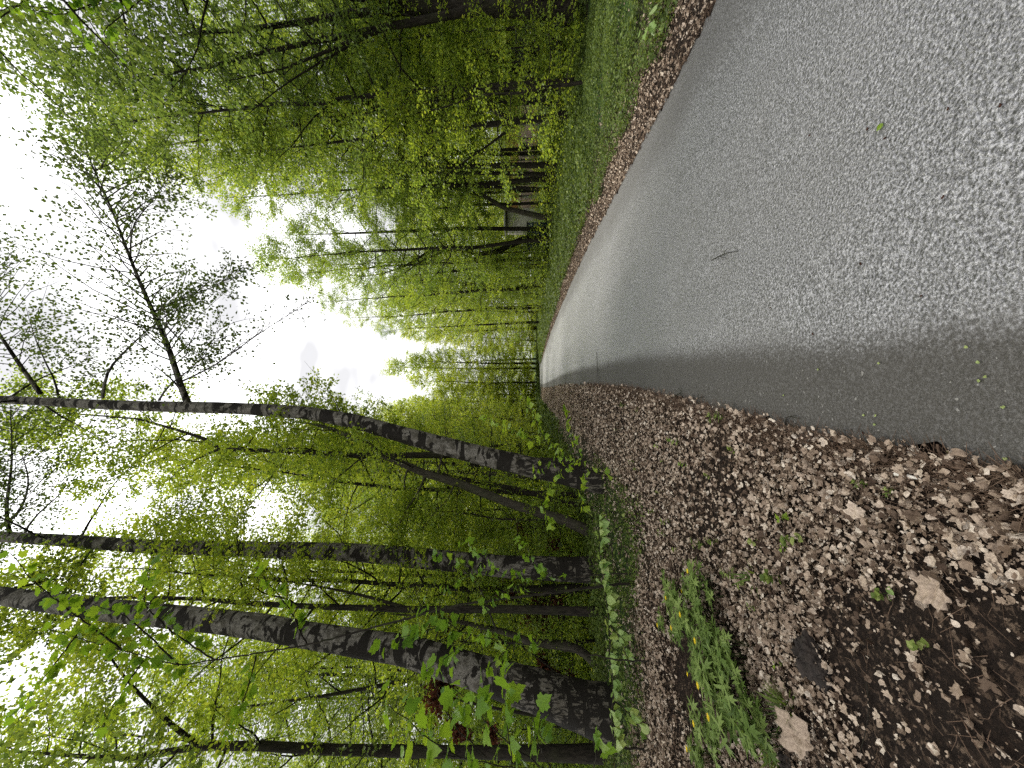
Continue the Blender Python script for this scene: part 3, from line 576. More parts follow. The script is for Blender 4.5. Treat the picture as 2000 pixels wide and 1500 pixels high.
dark_tree(37, [(1086, 426, 20), (1050, 422, 18), (1010, 412, 15), (985, 407, 13), (950, 385, 11), (900, 370, 9), (840, 365, 6)], 19, 'thin grey tree bowing right in front of the grey wall', bark='bark_grey', lm='leaf_deep', keep=KRh(4.9), ext=2.5, t0=.4, n_l=18, sides=8)
dark_tree(38, [(1075, 447, 15), (1000, 447, 14), (900, 446, 13), (800, 451, 10), (700, 455, 7)], 22, 'straight dark pole-like tree beside the blue container', lm='leaf_deep', keep=KRh(5), ext=4, t0=.3, n_l=22, llen=2.8, sides=8)
dark_tree(39, [(1070, 466, 18), (1020, 468, 19), (995, 480, 17), (970, 492, 15), (935, 496, 13), (890, 484, 10), (840, 490, 8), (790, 520, 6)], 23, 'twisted dark tree with a zigzag trunk by the blue container', lm='leaf_deep', keep=KRh(4.8), ext=3, t0=.4, n_l=18, llen=2.8, sides=8,
    limbs=[([(880, 487, 23), (830, 505, 22.6), (780, 540, 22.2), (745, 580, 22), (735, 600, 22)], .07, 12, 1.6, 40)])

for q, (ix, iy, Y, wd, top, ln, lb) in enumerate([(1110, 175, 14, 9, 820, 12, 'thin dark pole of a tree left of the gate, leaning slightly'), (1105, 205, 13, 7, 700, -14, 'thin dark pole of a tree beside the forked maple, leaning away'), (1098, 285, 17, 8, 760, 20, 'thin dark pole of a tree between the forked maple and the trunk pair'),
        (1095, 372, 18, 8, 800, -16, 'thin dark pole of a tree just past the bowed dark tree'), (1092, 395, 20, 7, 850, 10, 'thin dark pole of a tree before the grey wall'), (1068, 520, 27, 8, 800, 14, 'thin dark pole of a tree well beyond the blue container'), (1064, 560, 31, 7, 850, -10, 'thin dark pole of a tree on the verge in the middle distance'),
        (1104, 130, 13, 9, 780, 30, 'thin dark pole of a tree close to the gate, leaning right'), (1120, 45, 11, 9, 760, 26, 'thin dark pole of a tree behind the multi-stemmed tree')]):
    dark_tree(151 + q, [(ix, iy, wd * 1.5), (ix - 80, iy + ln * .3, wd * 1.3), (ix - 160, iy + ln * .5, wd * 1.1), ((ix + top) / 2 - 60, iy + ln * .8, wd * .9), (top, iy + ln * 1.3, wd * .6)], Y, lb, lm='leaf_deep', keep=KRh(4.8), ext=1.5, t0=.45, n_l=12, llen=1.8, sides=7)
# ------------------------------------------------------------------ woodland trees (copies of a few grown ones)
def wood_proto(seed, h, r, t0, llen, lm, bark, lsize, nl, nsec, nleaf, birchy=False, tint=.5, seclen=1.1, tubes=False, name='woodland_tree', lean=.25):
    rg = np.random.default_rng(seed); n = 16; z = np.linspace(-.3, h, n); wx = np.cumsum(rg.normal(0, .05, n)) + lean * (np.clip(z, 0, h) / h) ** 1.5 * rg.normal(0, 2); wy = np.cumsum(rg.normal(0, .05, n))
    P = np.stack([wx - wx[0], wy - wy[0], z], 1); R = r * (1 - (np.clip(z, 0, h) / h) ** 1.1 * .93)
    g = Grow(seed + 100); g.tb.add(smooth_path(P, 26), np.interp(np.linspace(0, 1, 26), np.linspace(0, 1, n), R), 9, .03, seed)
    g.crown(P, R, nl, t0, .99, llen, nsec, seclen, nleaf, lsize, el=(-.1, .95), tint=tint, tubes=tubes, width=.45)
    return g.finish(name, (0, 0, 0), M[bark], M[lm])
rng = random.Random(4)
protos = [wood_proto(201, 17, .13, .14, 3.4, 'leaf', 'bark', .09, 56, 9, 32, tubes=True), wood_proto(202, 19, .15, .20, 3.6, 'leaf_deep', 'bark', .10, 56, 9, 32, tubes=True),
          wood_proto(203, 14, .09, .12, 2.9, 'leaf', 'bark', .09, 46, 9, 32, tubes=True), wood_proto(204, 18, .12, .24, 3.2, 'leaf_deep', 'bark_grey', .10, 46, 9, 32, tint=.6, tubes=True)]
small = [wood_proto(211, 5.2, .05, .08, 1.7, 'leaf', 'bark', .085, 30, 7, 26, seclen=.75, tubes=True, name='young_maple'), wood_proto(212, 4.0, .04, .06, 1.5, 'leaf_deep', 'bark', .085, 26, 7, 26, seclen=.7, tubes=True, name='young_maple'),
         wood_proto(213, 6.5, .055, .12, 1.9, 'leaf', 'bark', .09, 32, 7, 26, seclen=.8, tubes=True, name='young_maple')]
far = [wood_proto(221, 23, .2, .08, 4.6, 'leaf', 'bark', .20, 66, 9, 26, seclen=1.7, tint=.72, name='distant_tree'), wood_proto(222, 20, .17, .05, 4.2, 'leaf', 'bark', .18, 60, 9, 26, seclen=1.6, tint=.85, name='distant_tree')]
used = set()
KIND = {}
for o_, k_ in zip(protos + small + far, ['broad dark-barked tree with yellow-green leaves', 'tall dark-barked tree with deeper green leaves', 'slender dark-barked tree with yellow-green leaves', 'grey-barked tree with pale green leaves',
    'bushy young maple with yellow-green leaves', 'low young maple with deeper green leaves', 'taller young maple with yellow-green leaves', 'tall tree with deep green crown', 'rounder tree with yellow-green crown']): KIND[id(o_)] = k_
def where(x, y):
    side = 'left' if x < xl(y) else 'right'
    if y < 17: return ('just behind the three large birches' if side == 'left' else 'just behind the rail fence')
    if y < 26: return 'some way back in the %s wood' % side
    if y < 40: return 'deep in the %s wood' % side
    if y < 62: return 'far up the path on its %s side' % side
    if y < 98: return 'near the bend of the path, %s side' % side
    return 'beyond the end of the path, %s side' % side
def plant(pr, x, y, label, cat, group, s=1.0):
    o = pr if id(pr) not in used else copy_tree(pr); used.add(id(pr))
    o.location = (x, y, float(H(x, y))); o.rotation_euler = (rng.uniform(-.03, .03), rng.uniform(-.03, .03), rng.uniform(0, 6.28)); o.scale = (s, s, s * rng.uniform(.92, 1.1))
    kk, ww = KIND[id(pr)], where(x, y); tag(o, kk + ' ' + ww, cat, 'woodland: ' + kk + ' ' + ww); return o
def scatter(n, x0, x1, y0, y1, mind, pts, ok=lambda x, y: True):
    res = []; tries = 0
    while len(res) < n and tries < 6000:
        tries += 1; x, y = rng.uniform(x0, x1), rng.uniform(y0, y1)
        if ok(x, y) and all((x - a) ** 2 + (y - b) ** 2 > mind ** 2 for a, b in pts): pts.append((x, y)); res.append((x, y))
    return res
pts = []
inview = lambda x, y: abs(x) < y * 1.02 + 4
for x, y in scatter(38, -26, -3.8, 10.5, 36, 1.9, pts, lambda x, y: inview(x, y)):
    plant(protos[rng.randrange(4)], x, y, 'leafy woodland tree standing among others left of the path', 'tree', 'woodland trees left of the path', rng.uniform(.8, 1.1))
for x, y in scatter(48, 8.6, 32, 12, 40, 2.0, pts, lambda x, y: inview(x, y) and x > 8.3 and not (.37 < x / y < .74 and rng.random() < .8)):
    plant(protos[rng.randrange(4)], x, y, 'leafy woodland tree standing among others right of the path', 'tree', 'woodland trees right of the path', rng.uniform(.75, 1.0))
for x, y in scatter(50, -18, -3.4, 9.6, 26, 1.4, pts, inview):
    plant(small[rng.randrange(3)], x, y, 'young maple in the undergrowth left of the path', 'young tree', 'young maples left of the path', rng.uniform(.7, 1.1))
for x, y in scatter(26, 6.8, 18, 9, 34, 1.4, pts, lambda x, y: inview(x, y) and not (.36 < x / y < .76)):
    plant(small[rng.randrange(3)], x, y, 'young maple in the undergrowth right of the path', 'young tree', 'young maples right of the path', rng.uniform(.6, .95))
for x, y in scatter(50, -50, -5.5, 34, 95, 3.6, pts):
    plant(far[rng.randrange(2)], x, y, 'distant tree in the wood left of the path', 'tree', 'distant trees left of the path', rng.uniform(1.0, 1.25))
for x, y in scatter(46, 8.5, 60, 34, 95, 3.6, pts, lambda x, y: not (.32 < x / y < .78 and y < 56)):
    plant(far[rng.randrange(2)], x, y, 'distant tree in the wood right of the path', 'tree', 'distant trees right of the path', rng.uniform(.95, 1.2))
for x, y in scatter(22, -30, 14, 70, 92, 3.8, pts, lambda x, y: not (xl(y) - 3 < x < xr(y) + 3)):
    plant(far[rng.randrange(2)], x, y, 'tall tree closing the view just behind the bend of the path', 'tree', 'tall trees behind the bend of the path', rng.uniform(1.15, 1.4))
for x, y in scatter(26, -40, 60, 98, 175, 5.5, pts, lambda x, y: not (xl(y) - 3.5 < x < xr(y) + 3.5)):
    plant(far[rng.randrange(2)], x, y, 'far tree where the path ends in the wood', 'tree', 'far trees at the end of the path', rng.uniform(.7, 1.0))
def edge_tree(seed, x, y, h, r, lean, keep, label, lm='leaf', t0=.25, nl=40, llen=3.3, nleaf=46, lsize=.085, bark='bark', name='edge_tree', tint=.5):
    rg = np.random.default_rng(seed); n = 16; q = np.linspace(0, 1, n); z0 = float(H(x, y))
    P = np.stack([x + lean * q ** 1.4 * h * .12 + np.cumsum(rg.normal(0, .06, n)) * (q > 0), y + np.cumsum(rg.normal(0, .05, n)), z0 - .2 + h * q], 1); R = r * (1 - q ** 1.1 * .93)
    g = Grow(seed + 300, keep); Q = smooth_path(np.concatenate([P, R[:, None]], 1), 50); g.tb.add(Q[:, :3], Q[:, 3], 10, .03, seed)
    g.crown(Q[:, :3], Q[:, 3], nl, t0, .98, llen, 9, 1.05, nleaf, lsize, el=(.0, .95), tint=tint, width=.45)
    return g.finish(name, (x, y, z0), M[bark], M[lm], label, 'tree')
KE = lambda p: (p[:, 0] > 5.0 - .12 * np.clip(p[:, 2] - 5, 0, 8) + .7 * np.sin(p[:, 1] * 1.3 + 1) + .5 * np.sin(p[:, 2] * 1.1 + p[:, 1])) & ((p[:, 2] > 1.5 + .12 * p[:, 1]) | (p[:, 0] < .4 * p[:, 1]))
for i, (x, y, h, r, ln, t0, lb) in enumerate([(8.6, 3.2, 13, .13, -.3, .35, 'tall leafy tree whose crown fills the top left corner of the picture'), (7.2, 4.6, 15, .10, -1.2, .5, 'slender tree leaning over the verge above the multi-stemmed tree'), (8.3, 6.3, 15, .12, -.6, .35, 'tall leafy tree beside the multi-stemmed tree at the far right of the scene'),
        (8.0, 10.2, 14, .10, -.5, .3, 'slender leafy tree between the multi-stemmed tree and the forked maple'), (10.2, 13, 16, .11, -.9, .4, 'leafy tree behind the forked maple by the verge'), (7.3, 19.5, 16, .11, -.4, .2, 'leafy tree in front of the right part of the pink house'),
        (7.6, 23.5, 17, .12, -.4, .15, 'tall leafy tree on the verge near the blue container'), (7.6, 29, 18, .13, -.4, .12, 'tall leafy tree on the verge beyond the blue container'), (7.2, 36, 19, .14, -.3, .08, 'bushy tree on the right verge well beyond the blue container'), (7.4, 46, 20, .15, -.3, .08, 'bushy tree on the right verge halfway to the end of the path')]):
    edge_tree(401 + i, x, y, h, r, ln, KE if y < 40 else None, lb, lm='leaf_backlit' if i < 4 else ('leaf_deep' if i % 2 else 'leaf'), t0=t0)
KF = lambda p: p[:, 0] < .7 + .5 * np.sin(p[:, 1] * 1.5) + .4 * np.sin(p[:, 2] * 1.3 + p[:, 1])
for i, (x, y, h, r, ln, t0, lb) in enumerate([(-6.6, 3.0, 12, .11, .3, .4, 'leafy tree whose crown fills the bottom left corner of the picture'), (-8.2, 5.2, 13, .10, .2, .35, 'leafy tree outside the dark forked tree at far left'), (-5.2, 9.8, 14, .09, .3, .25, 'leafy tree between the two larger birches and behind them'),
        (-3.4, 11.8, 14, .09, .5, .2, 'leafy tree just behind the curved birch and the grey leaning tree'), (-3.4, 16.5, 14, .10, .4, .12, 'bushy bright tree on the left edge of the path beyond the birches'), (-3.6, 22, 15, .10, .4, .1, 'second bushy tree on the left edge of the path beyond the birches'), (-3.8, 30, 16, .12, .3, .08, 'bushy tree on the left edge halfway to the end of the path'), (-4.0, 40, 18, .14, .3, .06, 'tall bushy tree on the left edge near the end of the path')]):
    edge_tree(451 + i, x, y, h, r, ln, KF if y < 35 else None, lb, lm='leaf_backlit' if i < 2 else 'leaf', t0=t0, tint=.62 if i < 3 else .8)  # higher tint on the trees behind the birches paints sunlit leaves
# the far wood that closes the horizon
rg = np.random.default_rng(77); Vp, Vn = [], []
n = 42000; a = rg.uniform(-.95, .95, n); d = rg.uniform(60, 190, n); x = a * d * 1.1; y = d; hgt = rg.random(n) ** .8 * (10 + 3 * lump(x, y, .08) + 2 * lump(x, y, .3))
k = ~((x > xl(y) - 6) & (x < xr(y) + 6)) & ~((x / y > .36) & (x / y < .72) & (hgt > 1.6) & (y < 300))
pos = np.stack([x, y, H(x, y) + hgt + 0.1], 1)[k] + rg.normal(0, .4, (k.sum(), 3)); n = len(pos)
o = leaf_obj('far_wood', [(pos, rand_dirs(rg, n, 0, 1), nrm(rg.normal(0, .6, (n, 3)) + [0, 0, 1]), rg.uniform(.35, .7, n), T_RH, np.clip(rg.normal(.5, .2, n), 0, 1))], M['leaf_deep'])
tag(o, 'mass of pale green foliage of the far wood', 'far wood', kind='stuff')

# ------------------------------------------------------------------ things beyond the right verge
def box(V, F, c, s, rz=0):
    n = sum(len(v) for v in V); c = np.asarray(c, float); s = np.asarray(s, float) / 2
    q = np.array([[i, j, k] for k in (-1, 1) for j in (-1, 1) for i in (-1, 1)], float) * s
    cz, sz = math.cos(rz), math.sin(rz); q = np.stack([q[:, 0] * cz - q[:, 1] * sz, q[:, 0] * sz + q[:, 1] * cz, q[:, 2]], 1)
    V.append(q + c); F.append(np.array([[0, 2, 3, 1], [4, 5, 7, 6], [0, 1, 5, 4], [2, 6, 7, 3], [0, 4, 6, 2], [1, 3, 7, 5]]) + n)
def boxes(name, lst, m, parent, bev=.01):
    V, F = [], []
    for b in lst: box(V, F, *b)
    o = link_mesh(name, np.concatenate(V), None, m, parent, False, F4=np.concatenate(F))
    if bev: md = o.modifiers.new('bevel', 'BEVEL'); md.width = bev; md.segments = 2
    return o
fr = empty('fence', (9.8, 10.3, 0)); tag(fr, 'rusty rail fence on grey concrete posts behind the right-hand plants', 'fence')
fpts = [(8.4, 6.6), (9.9, 10.3), (11.2, 14.4), (12.6, 18.6), (13.7, 23), (14.8, 27.6), (15.8, 32.5)]
for i, (x, y) in enumerate(fpts):
    z = float(H(x, y)); o = boxes('post', [((x - 9.8, y - 10.3, z + .85), (.13, .13, 1.75 + (0 if i else .1)), .3)], M['concrete'], fr)
def rail(zo, rad, nm):
    t = Tubes(); P = np.array([[x - 9.8, y - 10.3, float(H(x, y)) + zo] for x, y in fpts]); t.add(smooth_path(P, 30), np.full(30, rad), 6); t.build(nm, M['metal'], fr)
rail(1.70, .022, 'rail'); rail(.45, .014, 'rail')
t = Tubes()
for q in np.arange(0, 1, .004):
    p = path_interp(np.array([[x - 9.8, y - 10.3, float(H(x, y))] for x, y in fpts]), q)[0]; t.add([p + [0, 0, .35], p + [0, 0, 1.68]], [.0035, .0035], 3)
t.build('wire_mesh', M['metal'], fr)
gx_, gy_ = 12.3, 15.6
gt = empty('metal_gate', (gx_, gy_, float(H(gx_, gy_)))); tag(gt, 'narrow grey metal gate frame with a dark panel standing by the fence', 'gate')
boxes('gate_post', [((-.16, 0, .85), (.06, .06, 1.7))], M['concrete'], gt); boxes('gate_post', [((.16, 0, .85), (.06, .06, 1.7))], M['concrete'], gt)
boxes('panel', [((0, -.01, .95), (.2, .04, .75))], M['black'], gt); boxes('hinge_bar', [((0, .03, .5), (.36, .02, .03)), ((0, .03, .42), (.36, .02, .03))], M['metal'], gt, 0)
# house
hy = 46.0; hz = float(H(26, hy)); hs = empty('house', (26, hy, hz)); tag(hs, 'low pink house with orange-brown gable boards seen through the trees', 'house')
x0, x1 = W(1000, 445, hy)[0] - 26, W(1000, 190, hy)[0] - 26; zt = W(988, 300, hy)[2] - hz; ym = 0
def wb(nm, xa, xb, za, zb, m, dy=0, dp=.3): return boxes(nm, [(((xa + xb) / 2, dy + dp / 2, (za + zb) / 2), (xb - xa, dp, zb - za))], m, hs)
wb('wall', x0 + 2.4, x1, .55, zt * .62, M['wall_pink']); wb('plinth', x0 + 2.4, x1, -.4, .55, M['wall_red'], -.08, .4)
wb('gable_boards', x0 + 2.4, x1, zt * .62, zt, M['wood_orange'], -.05, .35); wb('annex_wall', x0 - .6, x0 + 2.4, -.4, zt * .95, M['wall_grey'], .1, .6)
boxes('roof', [(((x0 + x1) / 2 + .5, 3.2, zt + .12), (x1 - x0 + 1.6, 7.6, .18))], M['roof'], hs); boxes('side_wall', [((x0 + 2.5, 3.4, zt / 2), (.25, 6.2, zt - .05)), ((x1 - .2, 3.4, zt / 2), (.25, 6.2, zt - .05))], M['wall_pink'], hs)
for fx in (.3, .55, .8):
    xx = x0 + 2.4 + (x1 - x0 - 2.4) * fx; w_ = boxes('window', [((xx, -.03, 1.75), (1.1, .1, 1.05))], M['wall_grey'], hs); boxes('pane', [((xx, -.06, 1.75), (.92, .08, .88))], M['glass_dark'], w_, 0)
# blue container
by = 24.0; bx0, bx1 = W(1050, 484, by)[0], W(1050, 434, by)[0]; bz = float(H((bx0 + bx1) / 2, by))
bc = empty('blue_container', ((bx0 + bx1) / 2, by, bz)); tag(bc, 'dark blue metal waste container half hidden by shrubs', 'container')
wv = bx1 - bx0; boxes('body', [((0, .5, .75), (wv, 1.1, 1.2))], M['blue'], bc, .03)
boxes('lid', [((0, .5, 1.40), (wv + .08, 1.2, .08))], M['black'], bc, .02); boxes('rib', [((-wv * .3, -.07, .75), (.06, .05, 1.1)), ((0, -.07, .75), (.06, .05, 1.1)), ((wv * .3, -.07, .75), (.06, .05, 1.1))], M['blue'], bc)
for sx_ in (-1, 1): boxes('wheel', [((sx_ * wv * .38, .1, .08), (.06, .18, .2))], M['black'], bc)
ps = empty('marker_post', (bx0 - .25, by - .3, float(H(bx0 - .25, by - .3)))); tag(ps, 'pale concrete post beside the blue container', 'post'); boxes('shaft', [((0, 0, .7), (.14, .14, 1.5))], M['concrete'], ps); boxes('cap', [((0, 0, 1.46), (.18, .18, .05))], M['concrete'], ps)

# ------------------------------------------------------------------ near saplings and low branches (left foreground)
def sapling(name, label, stems, leafm, size, tmpl, seed, cat='sapling', step=.05, tint=.5, rad=.006, hang=.35, petiole=.04, clump=1, bark='bark', spread=.5):
    """stems: polylines of photo points with distances; the first one starts on the ground"""
    r = np.random.default_rng(seed); tb = Tubes(); pos, dr, nn, sz, ti = [], [], [], [], []
    base = None
    for si, (lp, bare) in enumerate(stems):
        P = np.array([W(a, b, c) for a, b, c in lp]);
        if base is None: base = np.array([P[0][0], P[0][1], float(H(P[0][0], P[0][1]))]); P = np.concatenate([[base], P])
        n = max(8, int(np.sum(np.linalg.norm(np.diff(P, axis=0), axis=1)) / .06)); Q = smooth_path(P, n); Q[1:-1] += r.normal(0, .004, (n - 2, 3))
        tb.add(Q, np.linspace(rad * (1.6 if si == 0 else 1), rad * .35, n), 6)
        ln = np.sum(np.linalg.norm(np.diff(Q, axis=0), axis=1))
        for s_ in np.arange(bare, 1.001, step / ln):
            for c_ in range(clump):
                p = path_interp(Q, s_)[0]; a = r.uniform(0, 6.28); ax = nrm(Q[-1] - Q[len(Q) // 2]); side = nrm(np.cross(ax, [0, 0, 1.0])) * r.choice([-1, 1])
                d = nrm(side * spread * 1.6 + ax * .5 + r.normal(0, .45, 3) - [0, 0, hang * .6]); pe = petiole * r.uniform(.5, 1.5); e = p + d * pe
                tb.add([p, p * .5 + e * .5 + [0, 0, .006], e], [.0011, .001, .0009], 3)
                pos.append(e); dr.append(nrm(d - np.array([0, 0, hang]))); nn.append(nrm(np.array([0, 0, 1.0]) + r.normal(0, .35, 3))); sz.append(size * r.uniform(.55, 1.2)); ti.append(np.clip(r.normal(tint, .22), 0, 1))
    root = empty(name, base); tag(root, label, cat); tb.build('stem', M[bark], root, base)
    leaf_obj('foliage', [(np.array(pos), np.array(dr), np.array(nn), np.array(sz), tmpl, np.array(ti))], leafm, root, base); return root
sapling('maple_sapling', 'young maple with large pale pointed leaves at lower far left, nearest to the camera',
    [([(1230, 1530, 3.2), (1150, 1520, 3.2), (1000, 1500, 3.2), (850, 1470, 3.2), (760, 1440, 3.2)], .5), ([(1060, 1500, 3.2), (980, 1440, 3.1), (930, 1390, 3.0), (880, 1340, 3.0), (860, 1300, 3.0)], .3), ([(950, 1480, 3.2), (900, 1430, 3.2), (860, 1380, 3.2), (850, 1330, 3.2)], .2),
     ([(900, 1480, 3.2), (830, 1440, 3.1), (790, 1400, 3.0), (745, 1370, 3.0)], .2), ([(1080, 1510, 3.2), (1050, 1450, 3.0), (1040, 1400, 2.9)], .5), ([(1160, 1500, 3.1), (1165, 1470, 3.0), (1158, 1435, 3)], .55), ([(1000, 1480, 3.2), (990, 1420, 3.1), (985, 1330, 3.0), (970, 1300, 3)], .4)],
    M['leaf_bright'], .14, T_MA, 31, step=.055, tint=.5, petiole=.06)
sapling('maple_sapling', 'thin maple sapling with leaves overlapping the thick birch trunk',
    [([(1215, 1290, 4.6), (1100, 1270, 4.6), (1000, 1255, 4.6), (900, 1235, 4.6), (800, 1215, 4.6)], .45), ([(1000, 1255, 4.6), (970, 1290, 4.5), (940, 1310, 4.4)], .2), ([(920, 1240, 4.6), (880, 1280, 4.5), (830, 1310, 4.4), (810, 1330, 4.4)], .2), ([(900, 1235, 4.6), (860, 1200, 4.5), (820, 1180, 4.5)], .2), ([(860, 1225, 4.6), (800, 1240, 4.5), (740, 1260, 4.4)], .2)],
    M['leaf_bright'], .14, T_MA, 32, step=.045, tint=.45)
sapling('maple_sapling', 'thin maple sapling with leaves overlapping the middle birch trunk',
    [([(1200, 1120, 5.4), (1100, 1130, 5.4), (1000, 1125, 5.4), (900, 1100, 5.4), (840, 1080, 5.4)], .35), ([(1050, 1130, 5.4), (1000, 1150, 5.3), (960, 1165, 5.2), (940, 1190, 5.2)], .2), ([(960, 1115, 5.4), (900, 1130, 5.3), (860, 1160, 5.2)], .2), ([(1080, 1130, 5.4), (1030, 1090, 5.3), (1000, 1050, 5.3)], .2), ([(980, 1120, 5.4), (930, 1080, 5.3), (900, 1050, 5.3)], .2)],
    M['leaf_bright'], .11, T_MA, 33, step=.05, tint=.4, hang=.6)
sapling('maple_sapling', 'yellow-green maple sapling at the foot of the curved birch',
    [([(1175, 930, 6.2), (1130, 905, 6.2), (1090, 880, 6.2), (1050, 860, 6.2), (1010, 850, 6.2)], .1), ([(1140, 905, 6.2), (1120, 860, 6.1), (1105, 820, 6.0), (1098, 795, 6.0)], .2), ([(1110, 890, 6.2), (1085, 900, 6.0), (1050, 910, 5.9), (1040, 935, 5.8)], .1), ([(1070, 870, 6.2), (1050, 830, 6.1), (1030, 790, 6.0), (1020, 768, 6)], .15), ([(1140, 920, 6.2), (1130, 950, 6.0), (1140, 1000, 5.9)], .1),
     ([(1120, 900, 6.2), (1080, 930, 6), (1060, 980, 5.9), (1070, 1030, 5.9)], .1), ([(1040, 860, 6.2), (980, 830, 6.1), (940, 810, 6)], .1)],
    M['leaf_bright'], .115, T_MA, 34, step=.04, tint=.9, clump=1)  # high tint puts the sunlight on these leaves into their colour
sapling('low_branch', 'pale-leaved low branch arching along the edge of the bank',
    [([(1200, 1460, 4.9), (1195, 1400, 5.0), (1200, 1350, 5.1), (1192, 1290, 5.2), (1190, 1220, 5.3), (1180, 1150, 5.4), (1172, 1080, 5.5), (1170, 1010, 5.6)], .1), ([(1190, 1220, 5.3), (1215, 1250, 5.1), (1225, 1290, 5.0)], .1), ([(1200, 1370, 5.1), (1225, 1390, 5), (1250, 1420, 4.9)], .3)],
    M['pale_leaf'], .13, T_OV, 35, cat='branch', step=.042, tint=.5, clump=2, rad=.008, hang=.5)
sapling('overhanging_branch', 'overhanging maple branch with broad leaves crossing in front of the thick birch high up',
    [([(1215, 1140, 5.6), (900, 1180, 5.4), (600, 1260, 5.2), (350, 1300, 5.0), (200, 1260, 5), (100, 1230, 5)], .75), ([(350, 1300, 5), (290, 1240, 4.9), (240, 1200, 4.8), (180, 1180, 4.8)], .1), ([(420, 1290, 5.1), (330, 1230, 5), (280, 1180, 4.9), (300, 1080, 4.8)], .1), ([(240, 1270, 5), (120, 1180, 4.8), (60, 1130, 4.7), (20, 1080, 4.6)], .1), ([(280, 1290, 5), (230, 1360, 4.8), (200, 1420, 4.7)], .1),
     ([(150, 1240, 5), (80, 1330, 4.8), (30, 1400, 4.7)], .1), ([(500, 1280, 5.2), (480, 1360, 5), (440, 1440, 4.9)], .1), ([(600, 1260, 5.2), (560, 1180, 5), (500, 1110, 4.9)], .1)],
    M['leaf_bright'], .13, T_MA, 36, cat='tree branch', step=.045, tint=.35, rad=.012, hang=.3)
sapling('overhanging_branch', 'yellow-green leaf cluster hanging at the top right of the trees',
    [([(1190, -90, 7.5), (700, -60, 6.5), (300, -20, 6.0), (150, 20, 5.8), (165, 80, 5.6)], .8), ([(200, 0, 5.9), (120, 30, 5.7), (60, 20, 5.6)], .1), ([(300, -20, 6), (200, 60, 5.8), (230, 110, 5.7)], .5), ([(150, 20, 5.8), (30, 10, 5.6), (-20, 30, 5.5)], .2)],
    M['leaf_bright'], .12, T_MA, 37, cat='tree branch', step=.06, tint=.3, rad=.012)
sapling('maple_sapling', 'maple seedling leaves hanging over the litter strip at the right edge',
    [([(1310, -20, 4.2), (1290, 20, 4.3), (1282, 45, 4.4)], .2), ([(1290, 20, 4.3), (1262, 50, 4.5), (1250, 75, 4.6)], .2), ([(1290, 10, 4.3), (1300, 40, 4.3)], .2)], M['pale_leaf'], .12, T_MA, 38, step=.06, tint=.25)
# fallen boughs with dead red-brown leaves
def dead_bough(seed, pts, blobs, label):
    g = Grow(seed); P = np.array([W(*p) for p in pts]); g.tb.add(smooth_path(P, 14), np.linspace(.05, .012, 14), 7)
    for (ix, iy, Y, r, n) in blobs:
        c = W(ix, iy, Y); m_ = max(6, n // 40)
        for q in range(m_):
            a = nrm(g.rng.normal(0, 1, 3)) * [1, 1, .8]; Q = np.array([c + a * r * .1, c + a * r * .5 + g.rng.normal(0, .05, 3), c + a * r * g.rng.uniform(.6, 1)]); g.tb.add(Q, [.008, .005, .002], 3)
            k = n // m_; t = g.rng.uniform(.15, 1, k); p = path_interp(Q, t) + g.rng.normal(0, r * .16, (k, 3)); g.put(p, nrm(g.rng.normal(0, .6, (k, 3)) - [0, 0, .6]), nrm(g.rng.normal(0, 1, (k, 3))), g.rng.uniform(.05, .1, k), np.clip(g.rng.normal(.45, .25, k), 0, 1))
    b = P[0].copy(); g.finish('fallen_bough', b, M['bark'], M['dead_red'], label, 'fallen bough', tmpl=T_D2, trunk='branch', crown='dead_foliage')
dead_bough(51, [(1195, 1420, 7.7), (1000, 1390, 7.8), (900, 1370, 7.9), (830, 1345, 8)], [(860, 1350, 7.9, .42, 900), (880, 1310, 8, .25, 300), (900, 1420, 7.9, .28, 350), (960, 1440, 7.9, .2, 150)], 'broken bough with hanging red-brown dead leaves behind the thick birch trunk')
dead_bough(52, [(1180, 1350, 9.6), (1100, 1330, 9.6), (1060, 1290, 9.8), (1000, 1250, 10)], [(1110, 1340, 9.7, .3, 400), (1060, 1300, 9.9, .3, 300), (1080, 1320, 9.9, .25, 250)], 'small bough with red-brown dead leaves low beside the thick birch')
dead_bough(53, [(1160, 1230, 10.5), (1080, 1200, 10.5), (1000, 1170, 10.6), (900, 1150, 10.8)], [(1050, 1200, 10.6, .55, 900), (990, 1150, 10.7, .45, 500), (860, 1220, 10.8, .35, 350), (1090, 1180, 10.6, .4, 400)], 'heap of red-brown dead leaves on a broken bough between the two larger birches')
dead_bough(54, [(1150, 1090, 12), (1100, 1060, 12), (1040, 1030, 12), (980, 1000, 12)], [(1080, 1060, 12, .3, 250), (1020, 1030, 12.1, .35, 300), (1110, 1075, 12, .25, 200)], 'thin bough with red-brown dead leaves behind the grey leaning tree')

